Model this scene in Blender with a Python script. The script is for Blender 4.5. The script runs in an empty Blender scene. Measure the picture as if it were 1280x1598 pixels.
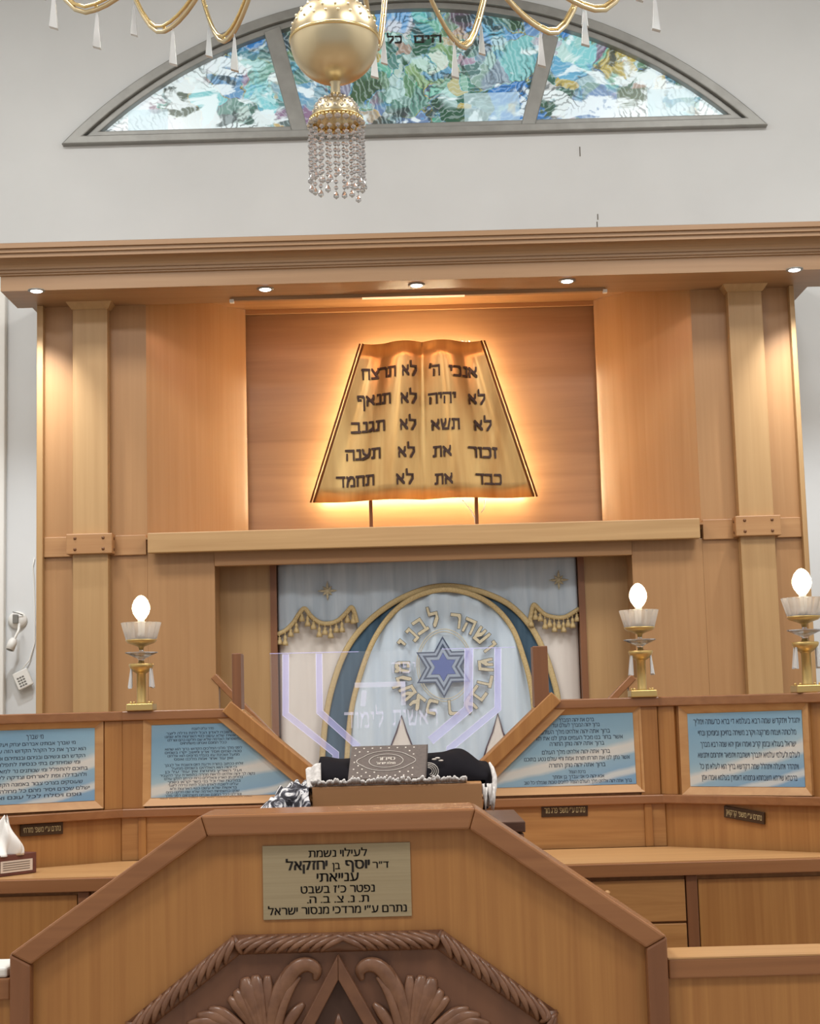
import bpy, bmesh, math, random
from mathutils import Vector, Matrix
random.seed(7)
S = bpy.context.scene
COL = S.collection
PI = math.pi

# ------------------------------------------------------------------ camera
IW, IH, F = 1280, 1598, 2435.0
CAMZ, PITCH, ROLL = 1.55, math.radians(7.05), math.radians(-1.55)
cam_data = bpy.data.cameras.new('camera')
cam_data.sensor_fit = 'VERTICAL'
cam_data.sensor_height = 36.0
cam_data.lens = F * 36.0 / IH
cam_data.clip_end = 100
cam = bpy.data.objects.new('camera', cam_data)
COL.objects.link(cam)
CAMROT = (Matrix.Rotation(PI/2 + PITCH, 3, 'X') @ Matrix.Rotation(ROLL, 3, 'Z'))
cam.matrix_world = Matrix.Translation((0, 0, CAMZ)) @ CAMROT.to_4x4()
S.camera = cam

# ------------------------------------------------------------------ world, lights, exposure
S.view_settings.view_transform = 'Standard'
S.view_settings.look = 'None'
S.view_settings.gamma = 1.0
S.view_settings.use_curve_mapping = False
S.view_settings.exposure = 0.0
S.cycles.use_denoising = True
S.cycles.max_bounces = 8
S.cycles.transparent_max_bounces = 16
S.cycles.caustics_reflective = False
S.cycles.caustics_refractive = False
S.cycles.sample_clamp_indirect = 6.0
W = bpy.data.worlds.new('world')
S.world = W
W.use_nodes = True
W.node_tree.nodes['Background'].inputs[0].default_value = (0.97, 0.98, 1.0, 1)
W.node_tree.nodes['Background'].inputs[1].default_value = 0.50

def light(name, kind, loc, energy, color=(1, 1, 1), size=None, target=None, **kw):
    d = bpy.data.lights.new(name, kind)
    d.energy = energy
    d.color = color
    if kind == 'AREA':
        d.shape = 'RECTANGLE'
        d.size, d.size_y = size
    for k, v in kw.items():
        setattr(d, k, v)
    o = bpy.data.objects.new(name, d)
    COL.objects.link(o)
    o.location = loc
    if target is not None:
        o.rotation_euler = (Vector(target) - Vector(loc)).to_track_quat('-Z', 'Y').to_euler()
    return o

for i, (lx, ly) in enumerate([(-2.6, 1.2), (2.6, 1.2), (-2.6, 5.2), (2.6, 5.2)]):
    light('ceiling_lamp', 'AREA', (lx, ly, 6.5), 165, (1.0, 0.975, 0.94), (1.6, 1.2), (lx, ly, 0))

# ------------------------------------------------------------------ measuring: a photo point on a plane -> metres
def ray(px, py):
    return CAMROT @ Vector(((px - 640) / F, -(py - 799) / F, -1.0))
def at(px, py, Y):
    d = ray(px, py)
    return Vector((0, 0, CAMZ)) + d * (Y / d.y)
def hit(px, py, P, N):
    d = ray(px, py)
    o = Vector((0, 0, CAMZ))
    return o + d * ((Vector(P) - o).dot(N) / d.dot(N))
def X(px, py, Y): return at(px, py, Y).x
def Z(px, py, Y): return at(px, py, Y).z

# ------------------------------------------------------------------ materials
def lin(c):
    return tuple(((v/255)/12.92 if v/255 <= 0.04045 else ((v/255+0.055)/1.055)**2.4) for v in c) + (1.0,)
def mat(name, rgb, rough=0.5, metal=0.0, **kw):
    m = bpy.data.materials.new(name)
    m.use_nodes = True
    b = m.node_tree.nodes['Principled BSDF']
    b.inputs['Base Color'].default_value = lin(rgb)
    b.inputs['Roughness'].default_value = rough
    b.inputs['Metallic'].default_value = metal
    for k, v in kw.items():
        b.inputs[k].default_value = v
    return m
def nodes(m):
    return m.node_tree.nodes, m.node_tree.links, m.node_tree.nodes['Principled BSDF']
def ramp(n, stops):
    r = n.new('ShaderNodeValToRGB')
    e = r.color_ramp.elements
    while len(e) < len(stops): e.new(0.5)
    for el, (p, c) in zip(e, stops):
        el.position = p
        el.color = lin(c) if len(c) == 3 else c
    return r
def noisy(name, c1, c2, scale=(1, 1, 1), ns=4.0, rough=0.5, metal=0.0, detail=5, dist=0.0, bump=0.0, lo=0.3, hi=0.7, **kw):
    m = mat(name, c1, rough, metal, **kw)
    n, l, b = nodes(m)
    tc = n.new('ShaderNodeTexCoord'); mp = n.new('ShaderNodeMapping'); nz = n.new('ShaderNodeTexNoise')
    mp.inputs['Scale'].default_value = scale
    nz.inputs['Scale'].default_value = ns
    nz.inputs['Detail'].default_value = detail
    nz.inputs['Distortion'].default_value = dist
    l.new(tc.outputs['Object'], mp.inputs['Vector']); l.new(mp.outputs[0], nz.inputs['Vector'])
    r = ramp(n, [(lo, c1), (hi, c2)])
    l.new(nz.outputs['Fac'], r.inputs[0]); l.new(r.outputs[0], b.inputs['Base Color'])
    if bump:
        bp = n.new('ShaderNodeBump'); bp.inputs['Strength'].default_value = bump; bp.inputs['Distance'].default_value = 0.01
        l.new(nz.outputs['Fac'], bp.inputs['Height']); l.new(bp.outputs[0], b.inputs['Normal'])
    return m
def wood(name, c1, c2, axis='z', g=16, rough=0.42, dist=0.6, lo=0.3, hi=0.72):
    sc = {'z': (g, g, 0.55), 'x': (0.55, g, g), 'y': (g, 0.55, g)}[axis]
    return noisy(name, c1, c2, sc, 1.6, rough, detail=5, dist=dist, lo=lo, hi=hi)

M = {}
M['ark'] = wood('ark_veneer', (172, 131, 88), (161, 119, 77), 'z', 20, 0.38, lo=.2, hi=.8)
M['cheek'] = wood('niche_cheek_veneer', (172, 131, 88), (161, 119, 77), 'z', 20, 0.24, lo=.2, hi=.8)
M['ark_h'] = wood('ark_veneer_across', (174, 132, 88), (162, 118, 76), 'x', 18, 0.4)
M['ark_pale'] = wood('ark_pale_oak', (178, 143, 98), (167, 131, 87), 'z', 16, 0.4)
M['ark_pale_h'] = wood('ark_pale_oak_across', (186, 150, 104), (168, 131, 86), 'x', 14, 0.42, dist=1.2)
M['cornice'] = wood('cornice_oak', (158, 124, 90), (146, 112, 79), 'x', 16, 0.42)
M['pine'] = wood('pine_board', (172, 122, 67), (154, 103, 54), 'z', 22, 0.42, dist=1.0)
M['pine_h'] = wood('pine_board_across', (183, 134, 80), (160, 111, 63), 'x', 12, 0.42, dist=2.2)
M['pine_pale'] = wood('pine_trim', (196, 150, 99), (180, 132, 84), 'x', 16, 0.42)
M['rail'] = wood('stained_rail', (152, 104, 66), (136, 90, 56), 'x', 18, 0.27)
M['rail_v'] = wood('stained_post', (132, 87, 56), (116, 74, 47), 'z', 18, 0.4)
M['worktop'] = wood('desk_top', (192, 150, 102), (176, 132, 86), 'x', 10, 0.35, dist=1.5)
M['carved'] = noisy('carved_walnut', (120, 82, 58), (98, 64, 46), (3, 3, 3), 6, 0.36, bump=.05)
M['carved_hi'] = noisy('carved_walnut_polished', (136, 98, 74), (108, 74, 55), (3, 3, 3), 9, 0.3, bump=.08)
M['carved_bg'] = wood('carved_ground', (116, 78, 55), (99, 65, 47), 'z', 10, 0.5)
M['gold'] = mat('polished_brass', (222, 196, 140), 0.22, 1.0)
M['lamp_brass'] = mat('soft_lamp_brass', (206, 176, 114), 0.34, 0.75)
M['gold_satin'] = mat('satin_gold', (208, 192, 158), 0.32, 1.0)
M['brass_plate'] = noisy('brushed_brass_plate', (168, 153, 123), (157, 142, 112), (1, 4, 60), 3, 0.45, 0.35)
M['tablet'] = noisy('gilded_brushed_sheet', (222, 190, 128), (158, 112, 60), (7, 4, .8), 1.3, 0.30, 0.68, detail=6, dist=.4, lo=.3, hi=.8)
M['tablet_edge'] = mat('tablet_edge', (104, 66, 34), 0.5, 0.2)
M['dark_letter'] = mat('dark_bronze_letters', (58, 38, 30), 0.35, 0.3)
M['ink'] = mat('black_ink', (30, 24, 20), 0.6)
M['poster_ink'] = mat('navy_ink', (40, 52, 72), 0.6)
M['plate_brown'] = mat('brown_engraved_plate', (66, 44, 24), 0.4, 0.2)
M['plate_letter'] = mat('pale_engraving', (196, 178, 132), 0.5)
M['frame_grey'] = noisy('grey_aluminium', (150, 150, 146), (136, 136, 132), (3, 3, 3), 4, 0.45, 0.3)
M['white_plastic'] = mat('white_plastic', (228, 226, 220), 0.4)
M['grey_plastic'] = mat('grey_plastic', (120, 118, 112), 0.45)
M['bulb'] = mat('lit_bulb', (255, 240, 210), 0.4)
b_ = M['bulb'].node_tree.nodes['Principled BSDF']
b_.inputs['Emission Color'].default_value = (1.0, 0.80, 0.5, 1); b_.inputs['Emission Strength'].default_value = 9
M['spot_lens'] = mat('lit_spot_lens', (255, 255, 255), 0.4)
b_ = M['spot_lens'].node_tree.nodes['Principled BSDF']
b_.inputs['Emission Color'].default_value = (0.95, 0.97, 1.0, 1); b_.inputs['Emission Strength'].default_value = 12
M['led_warm'] = mat('warm_led_strip', (255, 220, 160), 0.5)
b_ = M['led_warm'].node_tree.nodes['Principled BSDF']
b_.inputs['Emission Color'].default_value = (1.0, 0.80, 0.50, 1); b_.inputs['Emission Strength'].default_value = 85
M['led_bar'] = mat('dim_light_bar', (250, 200, 150), 0.5)
b_ = M['led_bar'].node_tree.nodes['Principled BSDF']
b_.inputs['Emission Color'].default_value = (1.0, 0.5, 0.28, 1); b_.inputs['Emission Strength'].default_value = 1.4
M['crystal'] = mat('cut_crystal', (250, 250, 252), 0.03, 0.0, **{'Transmission Weight': .8, 'IOR': 1.42, 'Specular IOR Level': 0.8})
M['frost'] = mat('pressed_crystal', (252, 246, 242), 0.06, 0.0, **{'Transmission Weight': 0.8, 'IOR': 1.4})
M['drop'] = mat('milky_crystal', (252, 252, 252), 0.08, 0.0, **{'Transmission Weight': .45, 'IOR': 1.4})
m_ = M['frost']; n, l, b = nodes(m_)
tr = n.new('ShaderNodeBsdfTranslucent'); tr.inputs[0].default_value = (.95, .92, .9, 1)
ms = n.new('ShaderNodeMixShader'); ms.inputs[0].default_value = .14
l.new(b.outputs[0], ms.inputs[1]); l.new(tr.outputs[0], ms.inputs[2]); l.new(ms.outputs[0], n['Material Output'].inputs[0])
M['black_cloth'] = mat('black_velvet', (26, 24, 28), 0.95, 0.0, **{'Specular IOR Level': 0.1})
M['white_fringe'] = noisy('white_wool_fringe', (226, 222, 218), (190, 184, 180), (40, 40, 40), 3, 0.9)
M['cover'] = noisy('book_leatherette', (98, 86, 80), (86, 74, 69), (30, 30, 30), 5, 0.5)
M['silver_foil'] = mat('silver_tooling', (205, 198, 190), 0.35, 0.4)
M['paper'] = mat('white_paper', (236, 233, 228), 0.8)
M['box_brown'] = noisy('printed_brown_card', (110, 62, 52), (92, 50, 42), (6, 6, 6), 4, 0.45)
M['label'] = mat('cream_label', (214, 200, 186), 0.6)
M['label_ink'] = mat('grey_label_print', (120, 108, 96), 0.6)
M['dark_shelf'] = noisy('dark_lacquered_shelf', (92, 62, 46), (74, 49, 37), (3, 14, 14), 3, 0.3)
M['desk_box'] = wood('reading_desk_board', (172, 127, 85), (160, 116, 76), 'x', 8, 0.4)

def thing(name, label, cat, loc=(0, 0, 0), group=None):
    o = bpy.data.objects.new(name, None)
    COL.objects.link(o)
    o.location = loc
    o.empty_display_size = 0.1
    tag(o, label, cat, group)
    return o
def tag(o, label, cat, group=None):
    o['label'] = label; o['category'] = cat
    if group: o['group'] = group
    return o
def struct(o):
    o['kind'] = 'structure'
    return o

# ------------------------------------------------------------------ mesh collector
class MB:
    def __init__(s): s.v, s.f, s.sm = [], [], []
    def add(s, V, Fs, smooth=False):
        b = len(s.v)
        s.v += [Vector(p) for p in V]
        for f in Fs:
            s.f.append([b + i for i in f]); s.sm.append(smooth)
    def box(s, x0, x1, y0, y1, z0, z1):
        s.hexa([(x0,y0,z0),(x1,y0,z0),(x1,y1,z0),(x0,y1,z0),(x0,y0,z1),(x1,y0,z1),(x1,y1,z1),(x0,y1,z1)])
        return s
    def hexa(s, P):
        s.add(P, [(3,2,1,0),(4,5,6,7),(0,1,5,4),(1,2,6,5),(2,3,7,6),(3,0,4,7)]); return s
    def fbox(s, fr, s0, s1, d0, d1, z0, z1):      # box in a local wall frame: along, towards the room (d), up
        P = []
        for z in (z0, z1):
            for a, d in ((s0, d1), (s1, d1), (s1, d0), (s0, d0)):
                P.append(fr(a, d, z))
        s.hexa(P); return s
    def prism(s, poly, d0, d1, fr=None):           # polygon (along, up) pushed from d0 (back) to d1 (front)
        fr = fr or (lambda a, d, z: Vector((a, d, z)))
        n = len(poly)
        V = [fr(a, d1, z) for a, z in poly] + [fr(a, d0, z) for a, z in poly]
        Fs = [tuple(range(n)), tuple(range(2*n-1, n-1, -1))] + [(i, i+n, (i+1) % n + n, (i+1) % n) for i in range(n)]
        s.add(V, Fs); return s
    def extrude_x(s, prof, x0, x1):                # closed profile of (y, z)
        n = len(prof)
        V = [(x0, y, z) for y, z in prof] + [(x1, y, z) for y, z in prof]
        s.add(V, [tuple(range(n)), tuple(range(2*n-1, n-1, -1))] + [(i, i+n, (i+1) % n + n, (i+1) % n) for i in range(n)]); return s
    def lathe(s, c, prof, n=28, smooth=True, sy=1.0):   # prof = (r, z) bottom to top
        c = Vector(c); V, Fs = [], []
        for r, z in prof:
            for i in range(n):
                a = 2*PI*i/n
                V.append(c + Vector((r*math.cos(a), sy*r*math.sin(a), z)))
        for k in range(len(prof)-1):
            for i in range(n):
                j = (i+1) % n
                Fs.append((k*n+i, k*n+j, (k+1)*n+j, (k+1)*n+i))
        Fs.append(tuple(range(n-1, -1, -1))); Fs.append(tuple(range((len(prof)-1)*n, len(prof)*n)))
        s.add(V, Fs, smooth); return s
    def tube(s, pts, r, n=8, flat=None, up=None):  # radius may be a list; flat = squash along 'up'
        pts = [Vector(p) for p in pts]; m = len(pts)
        rs = r if isinstance(r, (list, tuple)) else [r]*m
        V, Fs = [], []; prev = None
        for i, p in enumerate(pts):
            t = (pts[min(i+1, m-1)] - pts[max(i-1, 0)]).normalized()
            if prev is None:
                a = Vector(up) if up else (Vector((0,0,1)) if abs(t.z) < .9 else Vector((0,1,0)))
            else: a = prev
            a = (a - t*a.dot(t)).normalized(); prev = a
            b = t.cross(a)
            for k in range(n):
                th = 2*PI*k/n
                V.append(p + a*(rs[i]*(flat or 1)*math.cos(th)) + b*(rs[i]*math.sin(th)))
        for i in range(m-1):
            for k in range(n):
                j = (k+1) % n
                Fs.append((i*n+k, i*n+j, (i+1)*n+j, (i+1)*n+k))
        Fs.append(tuple(range(n-1, -1, -1))); Fs.append(tuple(range((m-1)*n, m*n)))
        s.add(V, Fs, True); return s
    def ball(s, c, r, nu=16, nv=10):
        r = (r, r, r) if not isinstance(r, (tuple, list)) else r
        c = Vector(c); V, Fs = [], []
        for i in range(1, nv):
            th = PI*i/nv
            for k in range(nu):
                ph = 2*PI*k/nu
                V.append(c + Vector((r[0]*math.sin(th)*math.cos(ph), r[1]*math.sin(th)*math.sin(ph), -r[2]*math.cos(th))))
        nb = len(V); V += [c - Vector((0,0,r[2])), c + Vector((0,0,r[2]))]
        for i in range(nv-2):
            for k in range(nu):
                j = (k+1) % nu
                Fs.append((i*nu+k, i*nu+j, (i+1)*nu+j, (i+1)*nu+k))
        for k in range(nu):
            j = (k+1) % nu
            Fs.append((nb, j, k)); Fs.append((nb+1, (nv-2)*nu+k, (nv-2)*nu+j))
        s.add(V, Fs, True); return s
    def grid(s, fn, nu, nv, smooth=True, thick=None):
        V = [fn(i/nu, j/nv) for j in range(nv+1) for i in range(nu+1)]
        w = nu+1
        Fs = [(j*w+i, j*w+i+1, (j+1)*w+i+1, (j+1)*w+i) for j in range(nv) for i in range(nu)]
        s.add(V, Fs, smooth); return s
    def flat_poly(s, V): s.add(V, [tuple(range(len(V)))]); return s
    def build(s, name, m, parent=None, bevel=0.0, solid=0.0, sub=0):
        me = bpy.data.meshes.new(name)
        me.from_pydata([tuple(p) for p in s.v], [], s.f)
        me.polygons.foreach_set('use_smooth', s.sm)
        me.materials.append(m)
        bm = bmesh.new(); bm.from_mesh(me)
        bmesh.ops.recalc_face_normals(bm, faces=bm.faces)
        bm.to_mesh(me); bm.free()
        me.update()
        o = bpy.data.objects.new(name, me)
        COL.objects.link(o)
        if parent is not None:
            o.parent = parent
            o.matrix_parent_inverse = Matrix.Translation(-parent.location)
        if solid:
            md = o.modifiers.new('solid', 'SOLIDIFY'); md.thickness = solid; md.offset = 0
        if bevel:
            md = o.modifiers.new('bevel', 'BEVEL'); md.width = bevel; md.segments = 2; md.limit_method = 'ANGLE'; md.angle_limit = 0.7
        if sub:
            md = o.modifiers.new('sub', 'SUBSURF'); md.levels = sub; md.render_levels = sub
        return o

# ------------------------------------------------------------------ lettering
GL = {
'א':'40,0 14,38 0,59 11,59 35,23 51,0 1,0 1,16 1,21 1,25 3,29 4,32 6,35 8,37 11,39 14,41 17,42 20,36 18,35 16,33 14,32 13,30 12,28 11,26 10,23 10,20 10,16 10,0 34,18 31,25 33,26 34,27 36,29 37,31 38,33 39,35 40,38 40,41 40,44 40,59 49,59 49,45 49,40 48,36 47,32 46,29 44,26 42,24 40,21 37,20|1,2,3 1,3,4 0,1,4 0,4,5 15,16,17 14,15,17 13,14,17 12,13,17 12,17,18 11,12,18 11,18,19 11,19,20 10,11,20 10,20,21 10,21,22 9,10,22 9,22,23 9,23,24 8,9,24 8,24,25 7,8,25 7,25,26 6,7,26 6,26,27 38,39,40 38,40,41 38,41,42 37,38,42 36,37,42 36,42,43 35,36,43 35,43,44 34,35,44 33,34,44 33,44,45 32,33,45 31,32,45 31,45,46 30,31,46 29,30,46 29,46,47 28,29,47 28,47,49 49,47,48',
'ב':'32,0 32,39 32,43 31,46 29,48 26,50 24,51 20,51 0,51 0,59 21,59 27,59 32,57 36,55 39,51 40,46 41,40 41,0 0,0 0,8 49,8 49,0|8,9,10 8,10,11 8,11,12 8,12,13 8,13,14 7,8,14 6,7,14 5,6,14 5,14,15 4,5,15 3,4,15 2,3,15 2,15,16 1,2,16 1,16,17 0,1,17 18,19,20 18,20,21',
'ג':'0,-1 0,9 7,12 13,17 15,20 16,22 18,25 18,28 19,31 19,34 19,45 19,47 19,48 18,49 17,50 15,51 13,51 4,51 4,59 16,59 19,59 22,58 25,56 27,54 28,50 28,46 28,18 30,0 23,0 20,16 15,10 10,5 5,1|17,18,19 17,19,20 17,20,21 17,21,22 17,22,23 17,23,16 16,23,15 15,23,24 14,15,24 13,14,24 13,24,25 12,13,25 11,12,25 10,11,25 10,25,26 9,10,26 8,9,26 7,8,26 6,7,26 5,6,26 4,5,26 3,4,26 3,26,29 29,26,27 2,3,29 2,29,30 28,29,27 1,2,30 1,30,31 0,1,31 0,31,32',
'ד':'31,0 31,54 40,54 40,0 0,51 0,59 49,59 49,51|0,1,2 0,2,3 4,5,6 4,6,7',
'ה':'40,0 40,39 39,43 38,46 37,48 34,50 31,51 28,51 0,51 0,59 29,59 35,59 40,57 44,55 47,51 48,46 49,40 49,0 0,0 0,35 9,35 9,0|8,9,10 8,10,11 8,11,12 8,12,13 8,13,14 7,8,14 6,7,14 5,6,14 5,14,15 4,5,15 3,4,15 2,3,15 2,15,16 1,2,16 1,16,17 0,1,17 18,19,20 18,20,21',
'ו':'0,0 0,59 9,59 9,0|0,1,2 0,2,3',
'ז':'7,0 7,35 8,38 8,41 9,43 12,48 15,51 0,51 0,59 25,59 25,52 22,49 18,44 17,42 17,39 16,36 16,0|7,8,9 7,9,10 7,10,6 6,10,11 5,6,11 5,11,12 4,5,12 4,12,13 3,4,13 3,13,14 2,3,14 2,14,15 1,2,15 1,15,16 0,1,16',
'ח':'31,59 37,59 42,57 46,55 49,51 50,46 51,40 51,0 42,0 42,39 41,43 40,46 39,48 36,50 33,51 30,51 9,51 9,0 0,0 0,59|18,19,16 16,19,0 16,0,1 16,1,2 16,2,3 16,3,4 18,16,17 15,16,4 14,15,4 13,14,4 13,4,5 12,13,5 11,12,5 10,11,5 10,5,6 9,10,6 9,6,7 8,9,7',
'ט':'27,-1 23,-1 19,-1 16,0 13,2 10,4 7,6 5,8 3,12 2,15 1,20 0,24 0,30 0,59 9,59 9,30 9,25 10,21 11,17 12,14 14,11 17,9 20,8 23,7 27,7 31,7 35,8 38,9 40,11 42,14 43,17 45,21 45,25 45,30 45,37 44,45 44,47 43,48 41,50 40,51 38,52 36,52 30,51 24,49 24,57 30,59 37,60 41,60 44,59 47,58 49,56 51,54 52,51 53,48 54,45 54,42 55,30 55,23 53,18 52,13 49,9 46,5 42,2 37,0 32,-1|45,46,47 45,47,48 12,13,14 12,14,15 44,45,48 44,48,49 44,49,50 43,44,42 42,44,50 42,50,41 41,50,51 41,51,40 40,51,52 39,40,52 38,39,52 38,52,53 37,38,53 36,37,53 36,53,54 35,36,54 34,35,54 34,54,55 34,55,56 33,34,56 11,12,15 11,15,16 32,33,56 32,56,57 11,16,17 31,32,57 10,11,17 31,57,58 10,17,18 30,31,58 9,10,18 30,58,59 9,18,19 29,30,59 8,9,19 8,19,20 28,29,59 28,59,60 7,8,20 7,20,21 27,28,60 7,21,22 26,27,60 26,60,61 6,7,22 6,22,23 25,26,61 6,23,24 6,24,25 6,25,61 5,6,61 5,61,62 4,5,62 3,4,62 3,62,63 2,3,63 2,63,64 1,2,64 0,1,64',
'י':'0,21 0,59 9,59 9,30 5,21|0,1,2 0,2,3 0,3,4',
'ך':'37,-24 37,29 36,33 36,37 35,40 33,43 32,45 30,47 28,48 25,49 22,50 14,51 0,51 0,59 15,59 19,59 23,59 27,58 31,56 34,55 37,53 40,50 42,47 44,43 45,39 46,34 46,29 46,-24|12,13,14 12,14,15 12,15,16 12,16,17 12,17,18 12,18,19 12,19,20 12,20,11 11,20,21 10,11,21 9,10,21 9,21,22 8,9,22 7,8,22 6,7,22 6,22,23 5,6,23 4,5,23 4,23,24 3,4,24 3,24,25 2,3,25 2,25,26 1,2,26 0,1,26 0,26,27',
'כ':'0,0 0,8 19,8 25,9 29,11 33,14 35,19 36,24 37,30 36,36 34,41 32,45 28,48 23,50 17,51 0,51 0,59 18,59 22,59 26,58 30,57 33,55 36,53 39,51 41,48 43,45 44,42 45,38 46,34 46,30 46,24 45,19 43,15 41,10 38,7 34,4 30,2 25,0 19,0|15,16,17 15,17,18 15,18,19 15,19,20 15,20,21 15,21,22 15,22,23 14,15,23 13,14,23 13,23,24 12,13,24 11,12,24 11,24,25 10,11,25 10,25,26 10,26,27 9,10,27 9,27,28 8,9,28 8,28,29 7,8,29 7,29,30 6,7,30 6,30,31 5,6,31 5,31,32 5,32,33 4,5,33 3,4,33 3,33,34 2,3,34 0,1,2 0,2,34 0,34,35 0,35,36 0,36,37 38,0,37',
'ל':'9,59 46,59 46,52 27,0 18,0 37,51 0,51 0,76 9,76|6,7,8 6,8,0 6,0,1 6,1,2 6,2,5 5,2,3 4,5,3',
'ם':'0,0 0,59 30,59 36,59 41,57 45,55 48,51 50,46 50,40 50,0 9,8 41,8 41,39 41,43 40,46 38,48 36,50 33,51 30,51 9,51|0,1,19 19,1,2 19,2,3 19,3,4 19,4,5 19,5,6 0,19,10 18,19,6 17,18,6 16,17,6 16,6,7 15,16,7 14,15,7 13,14,7 13,7,8 12,13,8 12,8,9 11,12,9 0,10,11 0,11,9',
'מ':'30,60 34,60 38,59 42,58 45,56 47,53 49,51 50,47 51,44 51,40 51,0 26,0 26,8 43,8 43,39 42,43 41,46 39,49 37,51 34,52 29,53 26,52 23,51 21,50 18,48 17,46 15,43 14,40 13,37 13,33 9,0 0,0 5,41 1,59 10,59 11,51 14,54 18,57 23,60|37,38,0 37,0,1 37,1,2 32,33,34 32,34,35 37,2,3 37,3,4 36,37,4 36,4,5 35,36,20 20,36,5 35,20,21 19,20,5 19,5,6 35,21,22 18,19,6 32,35,23 23,35,22 17,18,6 17,6,7 32,23,24 16,17,7 32,24,25 16,7,8 32,25,26 15,16,8 15,8,9 32,26,27 14,15,9 31,32,27 31,27,28 14,9,10 13,14,10 31,28,29 31,29,30 11,12,13 11,13,10',
'ן':'10,-24 10,45 10,47 10,48 9,49 8,50 6,51 5,51 0,51 0,59 7,59 11,59 13,58 16,56 18,54 19,50 19,46 19,-24|8,9,10 8,10,11 8,11,12 8,12,13 8,13,14 8,14,7 7,14,6 6,14,15 5,6,15 4,5,15 4,15,16 3,4,16 2,3,16 1,2,16 1,16,17 0,1,17',
'נ':'0,0 0,8 20,8 20,45 20,47 19,48 18,49 17,50 16,51 14,51 3,51 3,59 17,59 20,59 23,58 25,56 27,54 28,50 29,46 29,0|10,11,12 10,12,13 10,13,14 10,14,15 10,15,16 10,16,9 9,16,8 8,16,17 7,8,17 6,7,17 6,17,18 5,6,18 4,5,18 3,4,18 3,18,19 2,3,19 0,1,2 0,2,19',
'ס':'32,-1 28,-1 25,0 21,1 18,2 15,4 12,7 10,9 8,13 6,16 5,20 5,25 4,30 5,41 7,51 0,51 0,59 32,59 37,59 43,58 47,55 51,53 54,49 56,45 58,40 59,35 60,29 59,25 59,20 58,16 56,13 54,10 52,7 50,4 47,2 43,1 40,0 36,-1 32,7 35,7 38,7 40,8 42,9 44,11 46,13 47,15 48,17 49,20 50,23 50,26 50,29 50,35 49,39 48,42 46,45 44,47 41,49 38,50 34,51 30,51 16,51 15,43 14,40 14,35 14,31 14,24 16,18 18,13 21,9 26,7|15,16,17 15,17,18 15,18,19 15,19,20 15,20,21 15,21,14 14,21,60 60,21,59 59,21,58 58,21,22 13,14,60 13,60,61 57,58,22 56,57,22 55,56,22 55,22,23 54,55,23 53,54,23 53,23,24 13,61,62 52,53,24 12,13,62 12,62,63 52,24,25 51,52,25 12,63,64 50,51,25 50,25,26 12,64,65 11,12,65 49,50,26 49,26,27 48,49,27 10,11,65 48,27,28 10,65,66 47,48,28 9,10,66 46,47,28 46,28,29 9,66,67 45,46,29 8,9,67 45,29,30 44,45,30 7,8,67 7,67,68 43,44,30 43,30,31 42,43,31 42,31,32 6,7,68 6,68,69 41,42,32 40,41,32 5,6,69 5,69,38 5,38,39 5,39,40 5,40,32 5,32,33 4,5,33 4,33,34 3,4,34 3,34,35 2,3,35 2,35,36 1,2,36 1,36,37 0,1,37',
'ע':'0,0 0,8 18,8 22,8 25,9 29,10 32,11 34,13 36,15 38,17 40,20 42,23 43,27 44,31 44,36 46,59 55,59 53,36 52,26 51,23 50,20 49,17 47,14 45,11 42,8 40,6 36,4 33,2 28,1 24,0 18,0 17,7 4,59 13,59 25,7|14,15,16 14,16,17 13,14,17 13,17,18 12,13,18 11,12,18 11,18,19 10,11,19 10,19,20 9,10,20 9,20,21 8,9,21 8,21,22 7,8,22 7,22,23 6,7,23 5,6,23 5,23,24 4,5,24 3,4,24 0,1,2 0,2,3 0,3,24 0,24,25 0,25,26 0,26,27 0,27,28 0,28,29 30,0,29 31,32,33 31,33,34',
'ף':'41,-24 41,30 41,36 39,41 36,45 32,48 27,50 21,51 0,51 0,59 22,59 26,59 30,58 34,57 38,55 41,53 43,51 45,48 47,45 49,42 49,38 50,34 50,30 50,-24 17,21 13,22 10,22 7,24 5,26 3,28 2,30 1,33 0,37 0,40 0,59 9,59 9,41 9,39 9,37 10,35 11,33 12,32 13,31 15,30 16,30 18,30 20,30 22,30 22,22 19,21|8,9,10 8,10,11 8,11,12 8,12,13 8,13,14 8,14,15 8,15,16 7,8,16 6,7,16 6,16,17 5,6,17 4,5,17 4,17,18 3,4,18 3,18,19 3,19,20 2,3,20 2,20,21 1,2,21 1,21,22 0,1,22 0,22,23 33,34,35 33,35,36 33,36,37 32,33,37 32,37,38 31,32,38 31,38,39 31,39,40 30,31,40 30,40,41 30,41,42 30,42,43 29,30,43 29,43,44 29,44,45 29,45,46 29,46,47 29,47,48 28,29,48 27,28,48 26,27,48 25,26,48 24,25,48 24,48,49',
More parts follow.
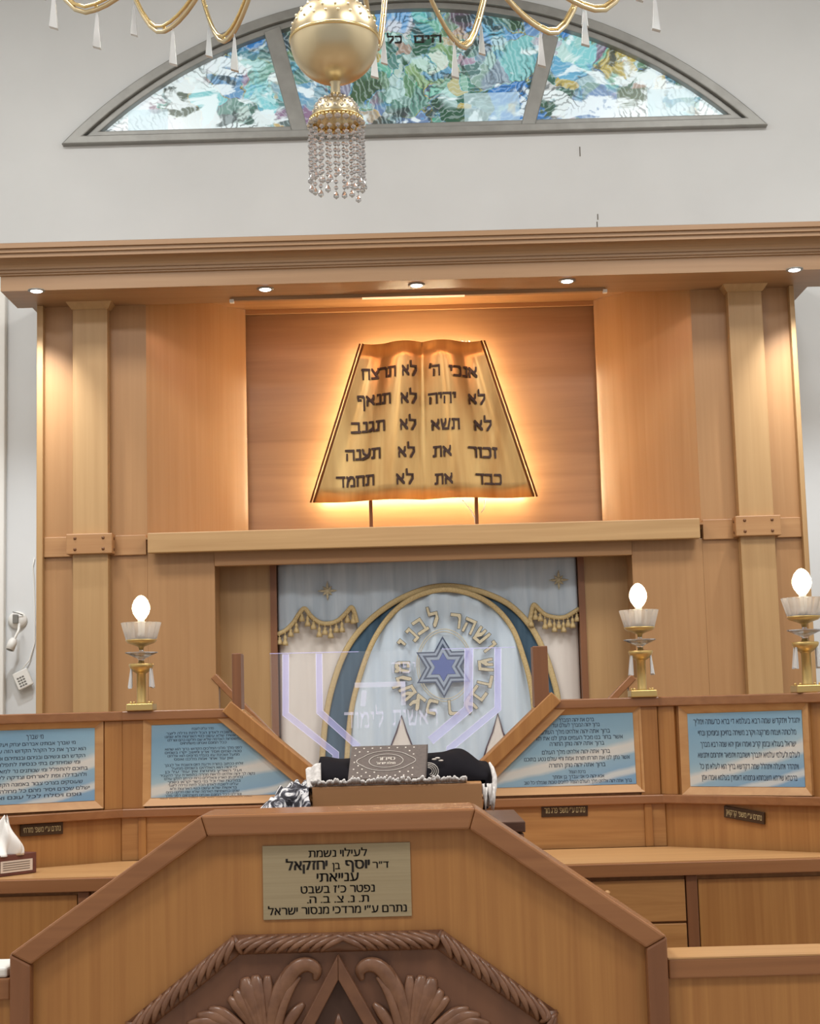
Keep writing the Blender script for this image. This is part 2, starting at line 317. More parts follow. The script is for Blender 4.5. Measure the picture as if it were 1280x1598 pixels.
'פ':'0,0 0,8 24,8 29,9 33,11 37,14 39,19 41,24 41,30 40,36 39,41 36,45 32,48 27,50 21,51 4,51 4,59 22,59 26,59 30,58 34,57 38,55 41,53 43,51 45,48 47,45 49,42 50,38 50,34 50,30 50,24 49,19 47,15 45,10 42,7 38,4 34,2 29,0 24,0 17,23 13,24 10,24 7,26 5,28 3,30 2,32 1,35 0,39 0,42 0,59 9,59 9,43 9,41 9,39 10,37 11,35 12,34 13,33 15,32 16,32 18,32 20,32 22,32 22,24 19,23|15,16,17 15,17,18 15,18,19 15,19,20 15,20,21 15,21,22 15,22,23 14,15,23 13,14,23 13,23,24 12,13,24 11,12,24 11,24,25 10,11,25 10,25,26 10,26,27 9,10,27 9,27,28 8,9,28 8,28,29 7,8,29 7,29,30 6,7,30 6,30,31 5,6,31 5,31,32 5,32,33 4,5,33 3,4,33 3,33,34 2,3,34 0,1,2 0,2,34 0,34,35 0,35,36 0,36,37 38,0,37 48,49,50 48,50,51 48,51,52 47,48,52 47,52,53 46,47,53 46,53,54 46,54,55 45,46,55 45,55,56 45,56,57 45,57,58 44,45,58 44,58,59 44,59,60 44,60,61 44,61,62 44,62,63 43,44,63 42,43,63 41,42,63 40,41,63 39,40,63 39,63,64',
'ץ':'13,-24 13,24 0,59 10,59 22,23 22,-24 19,17 19,25 27,27 31,29 33,32 35,35 36,40 37,59 46,59 45,42 44,36 43,30 40,26 35,22 28,19|1,2,3 1,3,4 0,1,4 0,4,5 12,13,14 12,14,15 12,15,16 11,12,16 11,16,17 10,11,17 9,10,17 9,17,18 8,9,18 7,8,18 7,18,19 6,7,19 6,19,20',
'צ':'41,1 1,59 11,59 33,25 46,7 0,0 0,8 44,8 46,7 46,0 33,21 30,28 34,30 37,34 39,40 39,47 39,59 48,59 48,47 48,43 48,38 47,35 45,31 43,29 41,26 39,24 36,22|0,1,2 0,2,3 0,3,4 5,6,7 5,7,8 5,8,9 15,16,17 15,17,18 14,15,18 14,18,19 14,19,20 13,14,20 13,20,21 13,21,22 12,13,22 12,22,23 11,12,23 11,23,24 10,11,24 10,24,25 10,25,26',
'ק':'23,0 42,51 0,51 0,59 52,59 52,52 33,0 0,-24 0,36 9,36 9,-24|2,3,4 2,4,5 2,5,1 1,5,6 0,1,6 7,8,9 7,9,10',
'ר':'36,0 36,39 35,43 34,46 33,48 30,50 27,51 24,51 0,51 0,59 25,59 31,59 36,57 40,55 43,51 44,46 45,40 45,0|8,9,10 8,10,11 8,11,12 8,12,13 8,13,14 7,8,14 6,7,14 5,6,14 5,14,15 4,5,15 3,4,15 2,3,15 2,15,16 1,2,16 1,16,17 0,1,17',
'ש':'5,0 0,59 9,59 14,8 26,8 29,8 33,9 36,10 38,11 41,13 43,15 46,17 48,20 49,23 50,27 51,31 52,36 54,59 63,59 61,36 60,27 56,18 54,14 52,12 50,9 47,6 44,4 40,2 36,1 31,0 26,0 11,20 10,28 19,31 23,33 24,35 25,36 26,38 27,44 29,59 38,59 37,46 35,38 33,32 32,30 30,28 28,27 26,25 23,24 20,23|0,1,2 0,2,3 16,17,18 16,18,19 15,16,19 15,19,20 14,15,20 13,14,20 13,20,21 12,13,21 11,12,21 11,21,22 10,11,22 9,10,22 9,22,23 8,9,23 8,23,24 7,8,24 6,7,24 5,6,24 5,24,25 0,3,4 0,4,5 0,5,25 0,25,26 0,26,27 0,27,28 0,28,29 30,0,29 38,39,40 38,40,41 38,41,42 37,38,42 36,37,42 36,42,43 35,36,43 34,35,43 33,34,43 33,43,44 32,33,44 32,44,45 31,32,45 31,45,46 31,46,49 49,46,48 48,46,47',
'ת':'46,0 46,39 46,43 45,46 43,48 41,50 38,51 35,51 0,51 0,59 35,59 41,59 46,57 50,55 53,51 55,46 55,40 55,0 0,0 0,8 5,8 6,9 8,9 9,11 9,12 10,15 10,18 10,55 19,55 19,18 19,12 18,8 16,5 13,2 9,1 4,0|8,9,10 8,10,11 8,11,12 8,12,13 8,13,14 7,8,14 6,7,14 5,6,14 5,14,15 4,5,15 3,4,15 2,3,15 2,15,16 1,2,16 1,16,17 0,1,17 26,27,28 26,28,29 25,26,29 25,29,30 24,25,30 23,24,30 23,30,31 22,23,31 20,21,22 20,22,31 18,19,20 18,20,31 18,31,32 18,32,33 18,33,34 18,34,35',
}
GLP = {}
for k_, s_ in GL.items():
    a_, c_ = s_.split('|')
    GLP[k_] = ([tuple(int(q)/100 for q in p.split(',')) for p in a_.split()], [tuple(int(q) for q in p.split(',')) for p in c_.split()])
def sans_line(text):
    """lay a right-to-left line out in em units (cap height about 0.59); returns pieces (V, F) and the width"""
    x = 0.0; out = []
    for ch in text[::-1]:
        if ch == ' ': x += 0.26; continue
        if ch in '.':
            V, Fs = [(0,0),(.09,0),(.09,.09),(0,.09)], [(0,1,2),(0,2,3)]
        elif ch == '׳':
            V, Fs = [(0.02,.38),(.08,.38),(.14,.62),(.04,.62)], [(0,1,2),(0,2,3)]
        elif ch == '״':
            V, Fs = [(0.02,.38),(.08,.38),(.14,.62),(.04,.62),(.2,.38),(.26,.38),(.32,.62),(.22,.62)], [(0,1,2),(0,2,3),(4,5,6),(4,6,7)]
        else:
            V, Fs = GLP[ch]
        out.append(([(a + x, b) for a, b in V], Fs))
        x += max(p[0] for p in V) + 0.09
    return out, x - 0.09
def text_sans(mb, text, fn, xc, zb, h, width=None, thick=0.0, bold=0.0):
    """fn(along, up, lift) -> world; zb is the baseline, h the letter height, width fits the line"""
    P, w = sans_line(text)
    sz = h / 0.59
    sx = width / w if width else sz
    for V, Fs in P:
        for dx in ((0,) if not bold else (-bold*h, bold*h)):
            mb.add([fn(xc + (a - w/2)*sx + dx, zb + b*sz, thick) for a, b in V], Fs)
# square script with a broad nib: centre lines on a grid 10 high, then advance
NIB = {
 'א': ([[(1,8.6),(6.8,1.4)], [(6.4,9),(6.3,6.8),(4.9,4.4)], [(2.3,6.4),(1.3,4),(1.5,1)]], 8),
 'ב': ([[(1,9),(6,9),(6,1)], [(0.7,1),(7.2,1)]], 8),
 'ג': ([[(1.4,9),(3.8,9),(3.8,3.4),(4.4,1)], [(3.6,3),(1,1)]], 5.5),
 'ד': ([[(0.7,9),(7,9)], [(5.8,9),(5.8,1)]], 7.8),
 'ה': ([[(0.8,9),(6.6,9),(6.6,1)], [(1.7,5.6),(1.5,1)]], 7.6),
 'ו': ([[(1,9),(2.6,9),(2.6,1)]], 3.6),
 'ז': ([[(0.8,9),(3.4,8.6)], [(2.2,8.6),(2.4,1)]], 4.2),
 'ח': ([[(0.8,9),(6.8,9)], [(1.6,9),(1.6,1)], [(6.4,9),(6.4,1)]], 8),
 'י': ([[(1,9),(2.6,9),(2.4,5.6)]], 3.6),
 'כ': ([[(1,9),(5.2,9),(6.1,7.6),(6.1,2.4),(5.2,1),(1,1)]], 7.2),
 'ל': ([[(1.2,13.2),(1.4,9),(6,9),(6,6),(3.2,1)]], 7),
 'מ': ([[(1.2,9),(2.8,6.5)], [(2.6,7.4),(4.2,9),(6,8.6),(6.8,6.5),(6.8,1),(4.4,1)], [(2.2,7.2),(1.2,1)]], 8),
 'ם': ([[(1,9),(6.2,9),(6.4,1),(1.4,1),(1.4,9)]], 7.6),
 'נ': ([[(1.8,9),(3.8,9),(3.8,1),(1,1)]], 4.8),
 'ע': ([[(1.2,9),(1.8,6),(5,2.4)], [(6.4,9),(6.2,5.5),(5,2.6),(0.8,0.6)]], 7.4),
 'ף': ([[(1.8,5.6),(1.4,9),(5.4,9),(6.1,7.6),(6.1,-3)], [(1.8,5.8),(3.6,5.8)]], 7.2),
 'פ': ([[(1.8,5.6),(1.4,9),(5.2,9),(6.1,7.6),(6.1,2.4),(5.2,1),(1,1)], [(1.8,5.8),(3.4,5.8)]], 7.2),
 'צ': ([[(1,9),(5.4,1.6)], [(6.2,9),(6,7),(4.2,4.8)], [(0.8,1),(6,1)]], 7),
 'ק': ([[(0.8,9),(6.2,9),(6.1,6),(4.6,1.8)], [(1.8,6),(1.8,-3)]], 7.2),
 'ר': ([[(0.8,9),(5.4,9),(6.1,7.6),(6.1,1)]], 7),
 'ש': ([[(1,9),(2.2,1.2)], [(2,1),(6.6,1)], [(8,9),(6.6,1.4)], [(4.5,9),(4.2,6),(2.2,3.2)]], 9),
 'ת': ([[(1.2,9),(6.6,9),(6.6,1)], [(2.4,9),(2.2,1.4),(0.8,1)]], 7.8),
 '׳': ([[(1,8.2),(1.8,11)]], 3),
}
def hull(P):
    P = sorted(set((round(a, 5), round(b, 5)) for a, b in P))
    def half(Q):
        H = []
        for p in Q:
            while len(H) > 1 and (H[-1][0]-H[-2][0])*(p[1]-H[-2][1]) - (H[-1][1]-H[-2][1])*(p[0]-H[-2][0]) <= 0: H.pop()
            H.append(p)
        return H
    a, b = half(P), half(P[::-1])
    return a[:-1] + b[:-1]
def nib_width(text): return sum(NIB[c][1] if c != ' ' else 3 for c in text)
def nib_glyph(mb, ch, fn, nw=0.72, nh=1.0, lift0=0.0, lift1=0.004):
    """fn(gx, gy, lift) -> world"""
    k_ = 0
    for st in NIB[ch][0]:
        for p, q in zip(st, st[1:]):
            k_ += 1; l1 = lift1 + .0003*k_
            H = hull([(c[0]+i*nw, c[1]+j*nh) for c in (p, q) for i in (-1, 1) for j in (-1, 1)])
            n = len(H)
            V = [fn(a, b, l1) for a, b in H] + [fn(a, b, lift0) for a, b in H]
            mb.add(V, [tuple(range(n))] + [(i, i+n, (i+1) % n + n, (i+1) % n) for i in range(n)])
def text_nib(mb, text, fn, x0, x1, zb, h, **kw):
    """fn(along, up, lift) -> world, word fitted between x0 and x1"""
    w = nib_width(text); sx = (x1 - x0)/w; x = x0
    for ch in text[::-1]:
        if ch == ' ': x += 3*sx; continue
        nib_glyph(mb, ch, lambda a, b, d, x=x: fn(x + a*sx, zb + b*h/10, d), **kw)
        x += NIB[ch][1]*sx
# ------------------------------------------------------------------ planes of the room (metres from the camera)
YW, YA, YP, YB = 9.25, 8.5, 6.0, 3.95          # white wall, ark face, prayer partition, bimah front
CEIL = 6.7

# ------------------------------------------------------------------ setting
wall_m = noisy('white_plaster', (216, 218, 218), (207, 209, 209), (1, 1, 1), 1.2, 0.85)
floor_m = noisy('stone_floor', (176, 160, 140), (156, 140, 122), (1.6, 1.6, 1.6), 3, 0.35)
struct(MB().box(-5, 5, -2.5, 9.4, -0.1, 0).build('floor', floor_m))
struct(MB().box(-5, 5, -2.5, 9.4, CEIL, CEIL+0.1).build('ceiling', wall_m))
struct(MB().box(-5.1, -5, -2.5, 9.4, 0, CEIL).build('wall_left', wall_m))
struct(MB().box(5, 5.1, -2.5, 9.4, 0, CEIL).build('wall_right', wall_m))

# the arched window: chord and apex measured on the wall plane
wl, wr = at(98, 226, YW), at(1197, 202, YW)
wcx, wz0 = (wl.x + wr.x)/2, (wl.z + wr.z)/2
whalf = (wr.x - wl.x)/2
wsag = Z(648, -9, YW) - wz0
WR = (whalf**2 + wsag**2)/(2*wsag)
wcz = wz0 + wsag - WR
def arc(R, zlow, n=40):                        # chord-bounded arc, left to right over the top
    h = math.sqrt(max(R*R - (zlow - wcz)**2, 0))
    a0 = math.atan2(zlow - wcz, -h); a1 = math.atan2(zlow - wcz, h)
    return [(wcx + R*math.cos(a0 + (a1-a0)*i/n), wcz + R*math.sin(a0 + (a1-a0)*i/n)) for i in range(n+1)]
def arch_ring(mb, Ro, zo, Ri, zi, d0, d1, n=40):
    A, B = arc(Ro, zo, n), arc(Ri, zi, n)
    pts = len(A)
    V = []
    for (o, i) in zip(A, B):
        V += [(o[0], d0, o[1]), (i[0], d0, i[1]), (o[0], d1, o[1]), (i[0], d1, i[1])]
    Fs = []
    for k in range(pts):
        j = (k+1) % pts
        a, b = 4*k, 4*j
        Fs += [(a, a+1, b+1, b), (a+2, b+2, b+3, a+3), (a, b, b+2, a+2), (a+1, a+3, b+3, b+1)]
    mb.add(V, Fs)
    return mb
# wall with the arched opening: pieces around the arch
mb = MB()
A = arc(WR, wz0, 40)
mb.box(-5, 5, YW, YW+.2, 0, wz0)
def slab(p, q, zt):
    mb.hexa([(p[0],YW,p[1]),(q[0],YW,q[1]),(q[0],YW+.2,q[1]),(p[0],YW+.2,p[1]),(p[0],YW,zt),(q[0],YW,zt),(q[0],YW+.2,zt),(p[0],YW+.2,zt)])
slab((-5, wz0), A[0], CEIL); slab(A[-1], (5, wz0), CEIL)
for p, q in zip(A, A[1:]): slab(p, q, CEIL)
struct(mb.build('wall_front', wall_m))
# hairline cracks in the plaster
crack = mat('plaster_crack', (120, 116, 110), 0.9)
mb = MB()
for (px, p0, p1) in ((905, 229, 244), (933, 334, 343), (932, 346, 356)):
    a, b = at(px, p0, YW), at(px+1, p1, YW)
    mb.box(a.x-.004, a.x+.003, YW-.002, YW, b.z, a.z)
struct(mb.build('trim_1', crack))

win = thing('window_1', 'arched stained glass window with grey metal frame high in the white wall', 'window', (wcx, YW, wz0))
struct(win)
mb = MB()
arch_ring(mb, WR, wz0, WR-.06, wz0+.05, YW+.1, YW-.05)
mb.build('window_frame', M['frame_grey'], win, bevel=.006)
mb = MB()
arch_ring(mb, WR-.06, wz0+.05, WR-.10, wz0+.085, YW+.1, YW-.02)
mb.build('inner_frame', M['frame_grey'], win, bevel=.005)
def mull(pa, pb, pc, pd):                       # four photo corners (top-left, top-right, bottom-right, bottom-left)
    q = [at(*p, YW-.03) for p in (pa, pb, pc, pd)]
    MB().prism([(v.x, v.z) for v in q], YW+.1, YW-.035).build('mullion', M['frame_grey'], win, bevel=.006)
mull((412, 50), (437, 40), (481, 204), (456, 206)); mull((848, 50), (872, 58), (834, 200), (812, 201))

def stained():
    m = bpy.data.materials.new('stained_glass'); m.use_nodes = True
    n, l, b = nodes(m)
    tc = n.new('ShaderNodeTexCoord')
    def mapping(sc, loc=(0, 0, 0), rot=0):
        mp = n.new('ShaderNodeMapping'); mp.inputs['Scale'].default_value = sc; mp.inputs['Location'].default_value = loc; mp.inputs['Rotation'].default_value = (0, rot, 0)
        l.new(tc.outputs['Object'], mp.inputs['Vector']); return mp
    def noise(src, ns, det, dist=0):
        z = n.new('ShaderNodeTexNoise'); z.inputs['Scale'].default_value = ns; z.inputs['Detail'].default_value = det; z.inputs['Distortion'].default_value = dist
        l.new(src.outputs[0], z.inputs['Vector']); return z
    def math_(op, a, b2):
        q = n.new('ShaderNodeMath'); q.operation = op
        for k, v in enumerate((a, b2)):
            if isinstance(v, (int, float)): q.inputs[k].default_value = v
            else: l.new(v, q.inputs[k])
        return q.outputs[0]
    def mixc(f, A, B, mode='MIX'):
        q = n.new('ShaderNodeMix'); q.data_type = 'RGBA'; q.blend_type = mode
        for k, v in ((0, f), (6, A), (7, B)):
            if isinstance(v, (int, float, tuple)): q.inputs[k].default_value = v
            else: l.new(v, q.inputs[k])
        return q.outputs[2]
    # coordinates bent by a noise so that the colour fields get painted outlines
    wob = noise(mapping((1, 1, 1)), 5.5, 5)
    bend = n.new('ShaderNodeVectorMath'); bend.operation = 'MULTIPLY_ADD'
    l.new(wob.outputs['Color'], bend.inputs[0]); bend.inputs[1].default_value = (.34, 0, .34); l.new(tc.outputs['Object'], bend.inputs[2])
    flat = n.new('ShaderNodeMapping'); flat.inputs['Scale'].default_value = (1, 0, 1.15); l.new(bend.outputs[0], flat.inputs['Vector'])
    def cells(sc, stops):
        v = n.new('ShaderNodeTexVoronoi'); v.inputs['Scale'].default_value = sc; v.feature = 'SMOOTH_F1'; v.inputs['Smoothness'].default_value = .12
        l.new(flat.outputs[0], v.inputs['Vector'])
        sp = n.new('ShaderNodeSeparateColor'); l.new(v.outputs['Color'], sp.inputs[0])
        r = ramp(n, stops); r.color_ramp.interpolation = 'LINEAR'; l.new(sp.outputs[0], r.inputs[0]); return r.outputs[0]
    big = cells(3.6, [(.05, (36, 84, 62)), (.14, (70, 96, 60)), (.22, (48, 124, 196)), (.30, (96, 116, 56)), (.38, (130, 208, 214)), (.46, (140, 92, 126)), (.54, (64, 170, 140)), (.62, (206, 172, 72)), (.70, (56, 84, 74)), (.78, (110, 166, 216)), (.86, (100, 84, 98)), (.95, (120, 190, 170))])
    small = cells(9.0, [(.1, (52, 106, 88)), (.25, (206, 238, 236)), (.4, (96, 140, 90)), (.52, (80, 150, 206)), (.64, (110, 200, 176)), (.76, (236, 240, 236)), (.86, (176, 140, 164)), (.95, (214, 190, 100))])
    patchy = noise(mapping((1, 0, 1), (4, 0, 1)), 3.2, 3, .8)
    rp = ramp(n, [(.47, (0, 0, 0)), (.53, (255, 255, 255))]); l.new(patchy.outputs['Fac'], rp.inputs[0])
    col = mixc(math_('MULTIPLY', rp.outputs[0], .7), big, small)
    # white water-like areas, more of them low down towards both ends
    sx = n.new('ShaderNodeSeparateXYZ'); l.new(tc.outputs['Object'], sx.inputs[0])
    dx = math_('ABSOLUTE', math_('SUBTRACT', sx.outputs[0], wcx), 0)
    side = math_('MULTIPLY', math_('SUBTRACT', dx, .75), .16)
    low = math_('MULTIPLY', math_('SUBTRACT', wz0 + .36, sx.outputs[2]), .34)
    wn = noise(mapping((1, 0, 1.6), (2, 0, 5)), 4.5, 4, .9)
    rw = ramp(n, [(.57, (0, 0, 0)), (.62, (255, 255, 255))]); l.new(math_('ADD', wn.outputs['Fac'], math_('ADD', math_('MAXIMUM', side, -.08), low)), rw.inputs[0])
    col = mixc(math_('MULTIPLY', rw.outputs[0], .82), col, lin((240, 252, 252)))
    # fine feathered brush lines, dark and light
    wv = n.new('ShaderNodeTexWave'); wv.inputs['Scale'].default_value = 13; wv.inputs['Distortion'].default_value = 9; wv.inputs['Detail'].default_value = 2.5; wv.inputs['Detail Scale'].default_value = 1.1; wv.bands_direction = 'DIAGONAL'
    vr = n.new('ShaderNodeVectorRotate'); vr.rotation_type = 'Y_AXIS'
    vv = n.new('ShaderNodeTexVoronoi'); vv.inputs['Scale'].default_value = 3.1; l.new(flat.outputs[0], vv.inputs['Vector'])
    sv = n.new('ShaderNodeSeparateColor'); l.new(vv.outputs['Color'], sv.inputs[0])
    l.new(math_('MULTIPLY', sv.outputs[1], 3.0), vr.inputs['Angle'])
    l.new(mapping((1, 0, 1.0)).outputs[0], vr.inputs['Vector']); l.new(vr.outputs[0], wv.inputs['Vector'])
    rl = ramp(n, [(.08, (255, 255, 255)), (.3, (0, 0, 0))]); l.new(wv.outputs['Fac'], rl.inputs[0])
    pn = noise(mapping((1, 0, 1), (7, 0, 2)), 3.4, 3, .5); rq = ramp(n, [(.44, (0, 0, 0)), (.6, (255, 255, 255))]); l.new(pn.outputs['Fac'], rq.inputs[0])
    dark = math_('MULTIPLY', rl.outputs[0], rq.outputs[0])
    bl = noise(mapping((1, 0, 1.2), (1, 0, 9)), 4.6, 5, .7); rb = ramp(n, [(.575, (0, 0, 0)), (.61, (255, 255, 255))]); l.new(bl.outputs['Fac'], rb.inputs[0])
    rk = ramp(n, [(.72, (0, 0, 0)), (.9, (255, 255, 255))]); l.new(wv.outputs['Fac'], rk.inputs[0])
    light_ = math_('MULTIPLY', rk.outputs[0], .22)
    col = mixc(math_('MULTIPLY', math_('SUBTRACT', rb.outputs[0], rw.outputs[0]), .85), col, lin((42, 58, 56)))
    col = mixc(light_, col, lin((226, 244, 246)))
    col = mixc(math_('MULTIPLY', dark, .72), col, lin((44, 60, 62)))
    b.inputs['Base Color'].default_value = (.02, .02, .02, 1); b.inputs['Roughness'].default_value = .25
    l.new(col, b.inputs['Emission Color']); b.inputs['Emission Strength'].default_value = .95
    return m
M['stained'] = stained()
M['frosted_pane'] = mat('frosted_daylight_pane', (200, 225, 235), .4)
b_ = M['frosted_pane'].node_tree.nodes['Principled BSDF']
b_.inputs['Alpha'].default_value = .28; b_.inputs['Emission Color'].default_value = lin((205, 228, 236)); b_.inputs['Emission Strength'].default_value = .4
inner = arc(WR-.09, wz0+.075, 60)
def pane(xa0, xa1, xb0, xb1):                   # left edge (bottom x, top x) and right edge (bottom x, top x), metres
    zb, zt = inner[0][1], wcz + WR
    def L(z): return xa0 + (xa1-xa0)*(z-zb)/(zt-zb)
    def R(z): return xb0 + (xb1-xb0)*(z-zb)/(zt-zb)
    top = [(x, z) for x, z in inner if L(z) <= x <= R(z)]
    poly = [(max(L(zb), inner[0][0]), zb)] + top + [(min(R(zb), inner[-1][0]), zb)]
    V = [(x, YW+.04, z) for x, z in poly]
    mb = MB(); c = len(V)
    mb.prism(poly, YW+.05, YW+.035)
    return mb.build('pane', M['stained'], win)
mlb, mlt = X(470, 205, YW), X(424, 45, YW); mrb, mrt = X(823, 200, YW), X(860, 54, YW)
ext = 1.25
pane(-9, -9, mlb, mlb + (mlt-mlb)*ext); pane(mlb, mlb + (mlt-mlb)*ext, mrb, mrb + (mrt-mrb)*ext); pane(mrb, mrb + (mrt-mrb)*ext, 9, 9)
def patch(x0, y0, x1, y1):
    a, b = at(x0, y0, YW+.03), at(x1, y1, YW+.03)
    MB().box(a.x, b.x, YW+.026, YW+.032, b.z, a.z).build('frosted_patch', M['frosted_pane'], win)
patch(724, 146, 812, 196); patch(200, 172, 262, 205); patch(1010, 140, 1085, 188)
mb = MB()
text_nib(mb, 'הים', lambda a, u, d: Vector((a, YW+.03-d, u)), X(645, 60, YW), X(690, 60, YW), Z(660, 64, YW), .05)
text_nib(mb, 'כל', lambda a, u, d: Vector((a, YW+.03-d, u)), X(603, 60, YW), X(628, 60, YW), Z(610, 65, YW), .05)
mb.build('glass_lettering', M['ink'], win)
# pale cover strip standing on the wall beside the ark
a, b = at(-6, 452, YW-.03), at(7, 1120, YW-.03)
struct(MB().box(a.x, b.x, YW-.06, YW, 0.0, a.z).build('trim_2', M['white_plastic'], bevel=.008))

# ------------------------------------------------------------------ the ark
ark = thing('ark_cabinet', 'tall built-in oak ark cabinet with pilasters, lit niche and moulded cornice on white wall', 'cabinet', (X(656, 1100, YA), YA, 0))
z_sof = Z(640, 452, YA - .17)                   # underside of the cornice
zb0, zb1 = Z(661, 851.5, YA-.1), Z(661, 820, YA-.1)   # the beam across: bottom, top
AXL, AXR = X(70, 780, YA), X(1247, 780, YA)     # ark face between the edge strips
PLx = (X(114, 780, YA-.06), X(169, 780, YA-.06)); PRx = (X(1152, 780, YA-.06), X(1206, 780, YA-.06))
NL, NR = X(229, 700, YA), X(1089, 700, YA)      # splayed niche mouth
YN = YA + .5                                   # inner edge of the splay
nl, nr = X(385, 650, YN), X(934, 650, YN)
OL, OR = X(336, 960, YA), X(989, 930, YA)       # curtain opening
z_op = Z(663, 875, YA)
zl = 0.0
back = YW - .005
# side boards and edge strips
for x0, x1 in ((AXL, NL), (NR, AXR)):
    MB().box(x0, x1, YA, YA+.05, zl, z_sof).build('side_board', M['ark'], ark)
for px0, px1 in ((59, 70), (1236, 1249)):
    x0, x1 = (X(px0-1, 780, YA-.03), AXL) if px0 < 600 else (AXR, X(1257, 780, YA-.03))
    MB().box(x0, x1, YA-.05, back, zl, z_sof).build('edge_strip', M['ark_pale'], ark, bevel=.004)
# band across the side boards under the niche
for x0, x1 in ((AXL, PLx[0]), (PLx[1], NL-.003), (NR+.003, PRx[0]), (PRx[1], AXR)):
    MB().box(x0, x1, YA-.018, YA, zb0, zb1).build('side_band', M['ark_h'], ark, bevel=.003)
for (x0, x1), pc in ((PLx, 141), (PRx, 1179)):
    p = MB().box(x0, x1, YA-.07, YA, zl, z_sof).build('pilaster', M['ark_pale'], ark, bevel=.004)
    MB().hexa([(x0-.005,YA-.075,z_sof-.035),(x1+.005,YA-.075,z_sof-.035),(x1+.005,YA,z_sof-.035),(x0-.005,YA,z_sof-.035),
               (x0-.03,YA-.11,z_sof),(x1+.03,YA-.11,z_sof),(x1+.03,YA,z_sof),(x0-.03,YA,z_sof)]).build('capital', M['ark_pale'], p)
    c = MB().box(x0-.028, x1+.028, YA-.105, YA, zb0+.005, zb1+.005).build('clamp_block', M['ark_h'], ark, bevel=.004)
    mb = MB()
    for sx in (x0+.02, x1-.02):
        for sz in (zb0+.03, zb1-.02): MB().ball((sx, YA-.105, sz), (.009, .005, .009), 10, 6).build('screw', M['tablet_edge'], c)
    for sz in (zb0+.03, zb1-.02):
        xs = x1+.028 if pc < 600 else x0-.028
        MB().ball((xs, YA-.05, sz), (.005, .009, .009), 10, 6).build('screw', M['tablet_edge'], c)
# niche: splayed cheeks, header, recessed back
def cheek(x0, x1):
    MB().hexa([(x0,YA,zb1-.05),(x1,YN,zb1-.05),(x1,YN+.02,zb1-.05),(x0,YA+.03,zb1-.05),(x0,YA,z_sof+.09),(x1,YN,z_sof+.09),(x1,YN+.02,z_sof+.09),(x0,YA+.03,z_sof+.09)]).build('niche_cheek', M['cheek'], ark)
cheek(NL, nl); cheek(NR, nr)
zh = Z(658, 483, YN)
MB().box(nl, nr, YN, YN+.02, zh, z_sof+.085).build('niche_header', M['ark_h'], ark)
MB().box(nl-.05, nr+.05, YN+.06, YN+.08, zb1-.05, z_sof+.085).build('niche_back', wood('niche_back_veneer', (160, 122, 86), (142, 105, 72), 'x', 9, .35), ark)
MB().box(NL, NR, YA-.05, YN+.08, zb1-.03, zb1-.02).build('niche_floor', M['ark_h'], ark)
MB().box(NL, NR, YA+.001, YN+.08, z_sof+.086, z_sof+.089).build('niche_ceiling', M['ark_h'], ark)
MB().box(X(230, 845, YA-.1), X(1093, 825, YA-.1), YA-.1, YA-.05, zb0, zb1).build('niche_beam', M['ark_pale_h'], ark, bevel=.005)
# under the beam: header and side panels around the curtain opening
MB().box(OL, OR, YA-.012, YA+.035, z_op, zb0+.01).build('opening_header', M['ark_h'], ark, bevel=.003)
MB().box(NL, OL, YA, YA+.05, zl, zb0+.01).build('lower_panel', M['ark'], ark, bevel=.003)
MB().box(OR, NR, YA, YA+.05, zl, zb0+.01).build('lower_panel', M['ark'], ark, bevel=.003)
YR = YA + .22
cl, cr = X(433, 1000, YR), X(906, 1000, YR)
MB().box(OL-.1, cl-.03, YR, YR+.03, zl, zb0).build('recess_panel', M['ark_pale'], ark)
MB().box(cr+.03, OR+.1, YR, YR+.03, zl, zb0).build('recess_panel', M['ark_pale'], ark)
MB().box(cl-.035, cl, YR-.01, YR+.12, zl, zb0).build('recess_jamb', M['rail_v'], ark)
MB().box(cr, cr+.035, YR-.01, YR+.12, zl, zb0).build('recess_jamb', M['rail_v'], ark)
MB().box(OL-.1, OR+.1, YA+.04, YR+.2, zb0-.02, zb0).build('recess_top', M['ark_h'], ark)
MB().box(OL-.012, OL, YA+.04, YR, zl, zb0-.02).build('recess_side', M['ark'], ark)
MB().box(OR, OR+.012, YA+.04, YR, zl, zb0-.02).build('recess_side', M['ark'], ark)
MB().box(cl-.03, cr+.03, YR+.2, YR+.22, zl, zb0).build('ark_door', M['rail_v'], ark)
# cornice: stepped crown, cove and fascia swept along the front
YF = YA - .36                                   # fascia front
cz = lambda py, Y: Z(640, py, Y)
zf0, zf1 = cz(437.5, YF), cz(415, YF)
prof = [(YF, zf0), (YF, zf1), (YF-.012, zf1+.004), (YF-.012, cz(411.5, YF)), (YF-.022, cz(411, YF)), (YF-.022, cz(406, YF))]
zc0, zc1 = cz(405, YF-.02), cz(386, YF-.09)
for i in range(7):
    t = i/6*PI/2
    prof.append((YF-.03-.06*(1-math.cos(t)), zc0 + (zc1-zc0)*math.sin(t)))
prof += [(YF-.10, zc1), (YF-.10, cz(379, YF-.1)), (YF-.112, cz(378.5, YF-.1)), (YF-.112, cz(372, YF-.11)), (YF-.125, cz(371.5, YF-.11)), (YF-.125, cz(363, YF-.125)), (YF-.11, cz(361, YF-.125)), (YA, cz(361, YF-.125)), (YA, z_sof), (YF+.03, z_sof), (YF+.03, zf0)]
CXL, CXR = X(1, 445, YF), X(1312, 410, YF)
mb = MB()
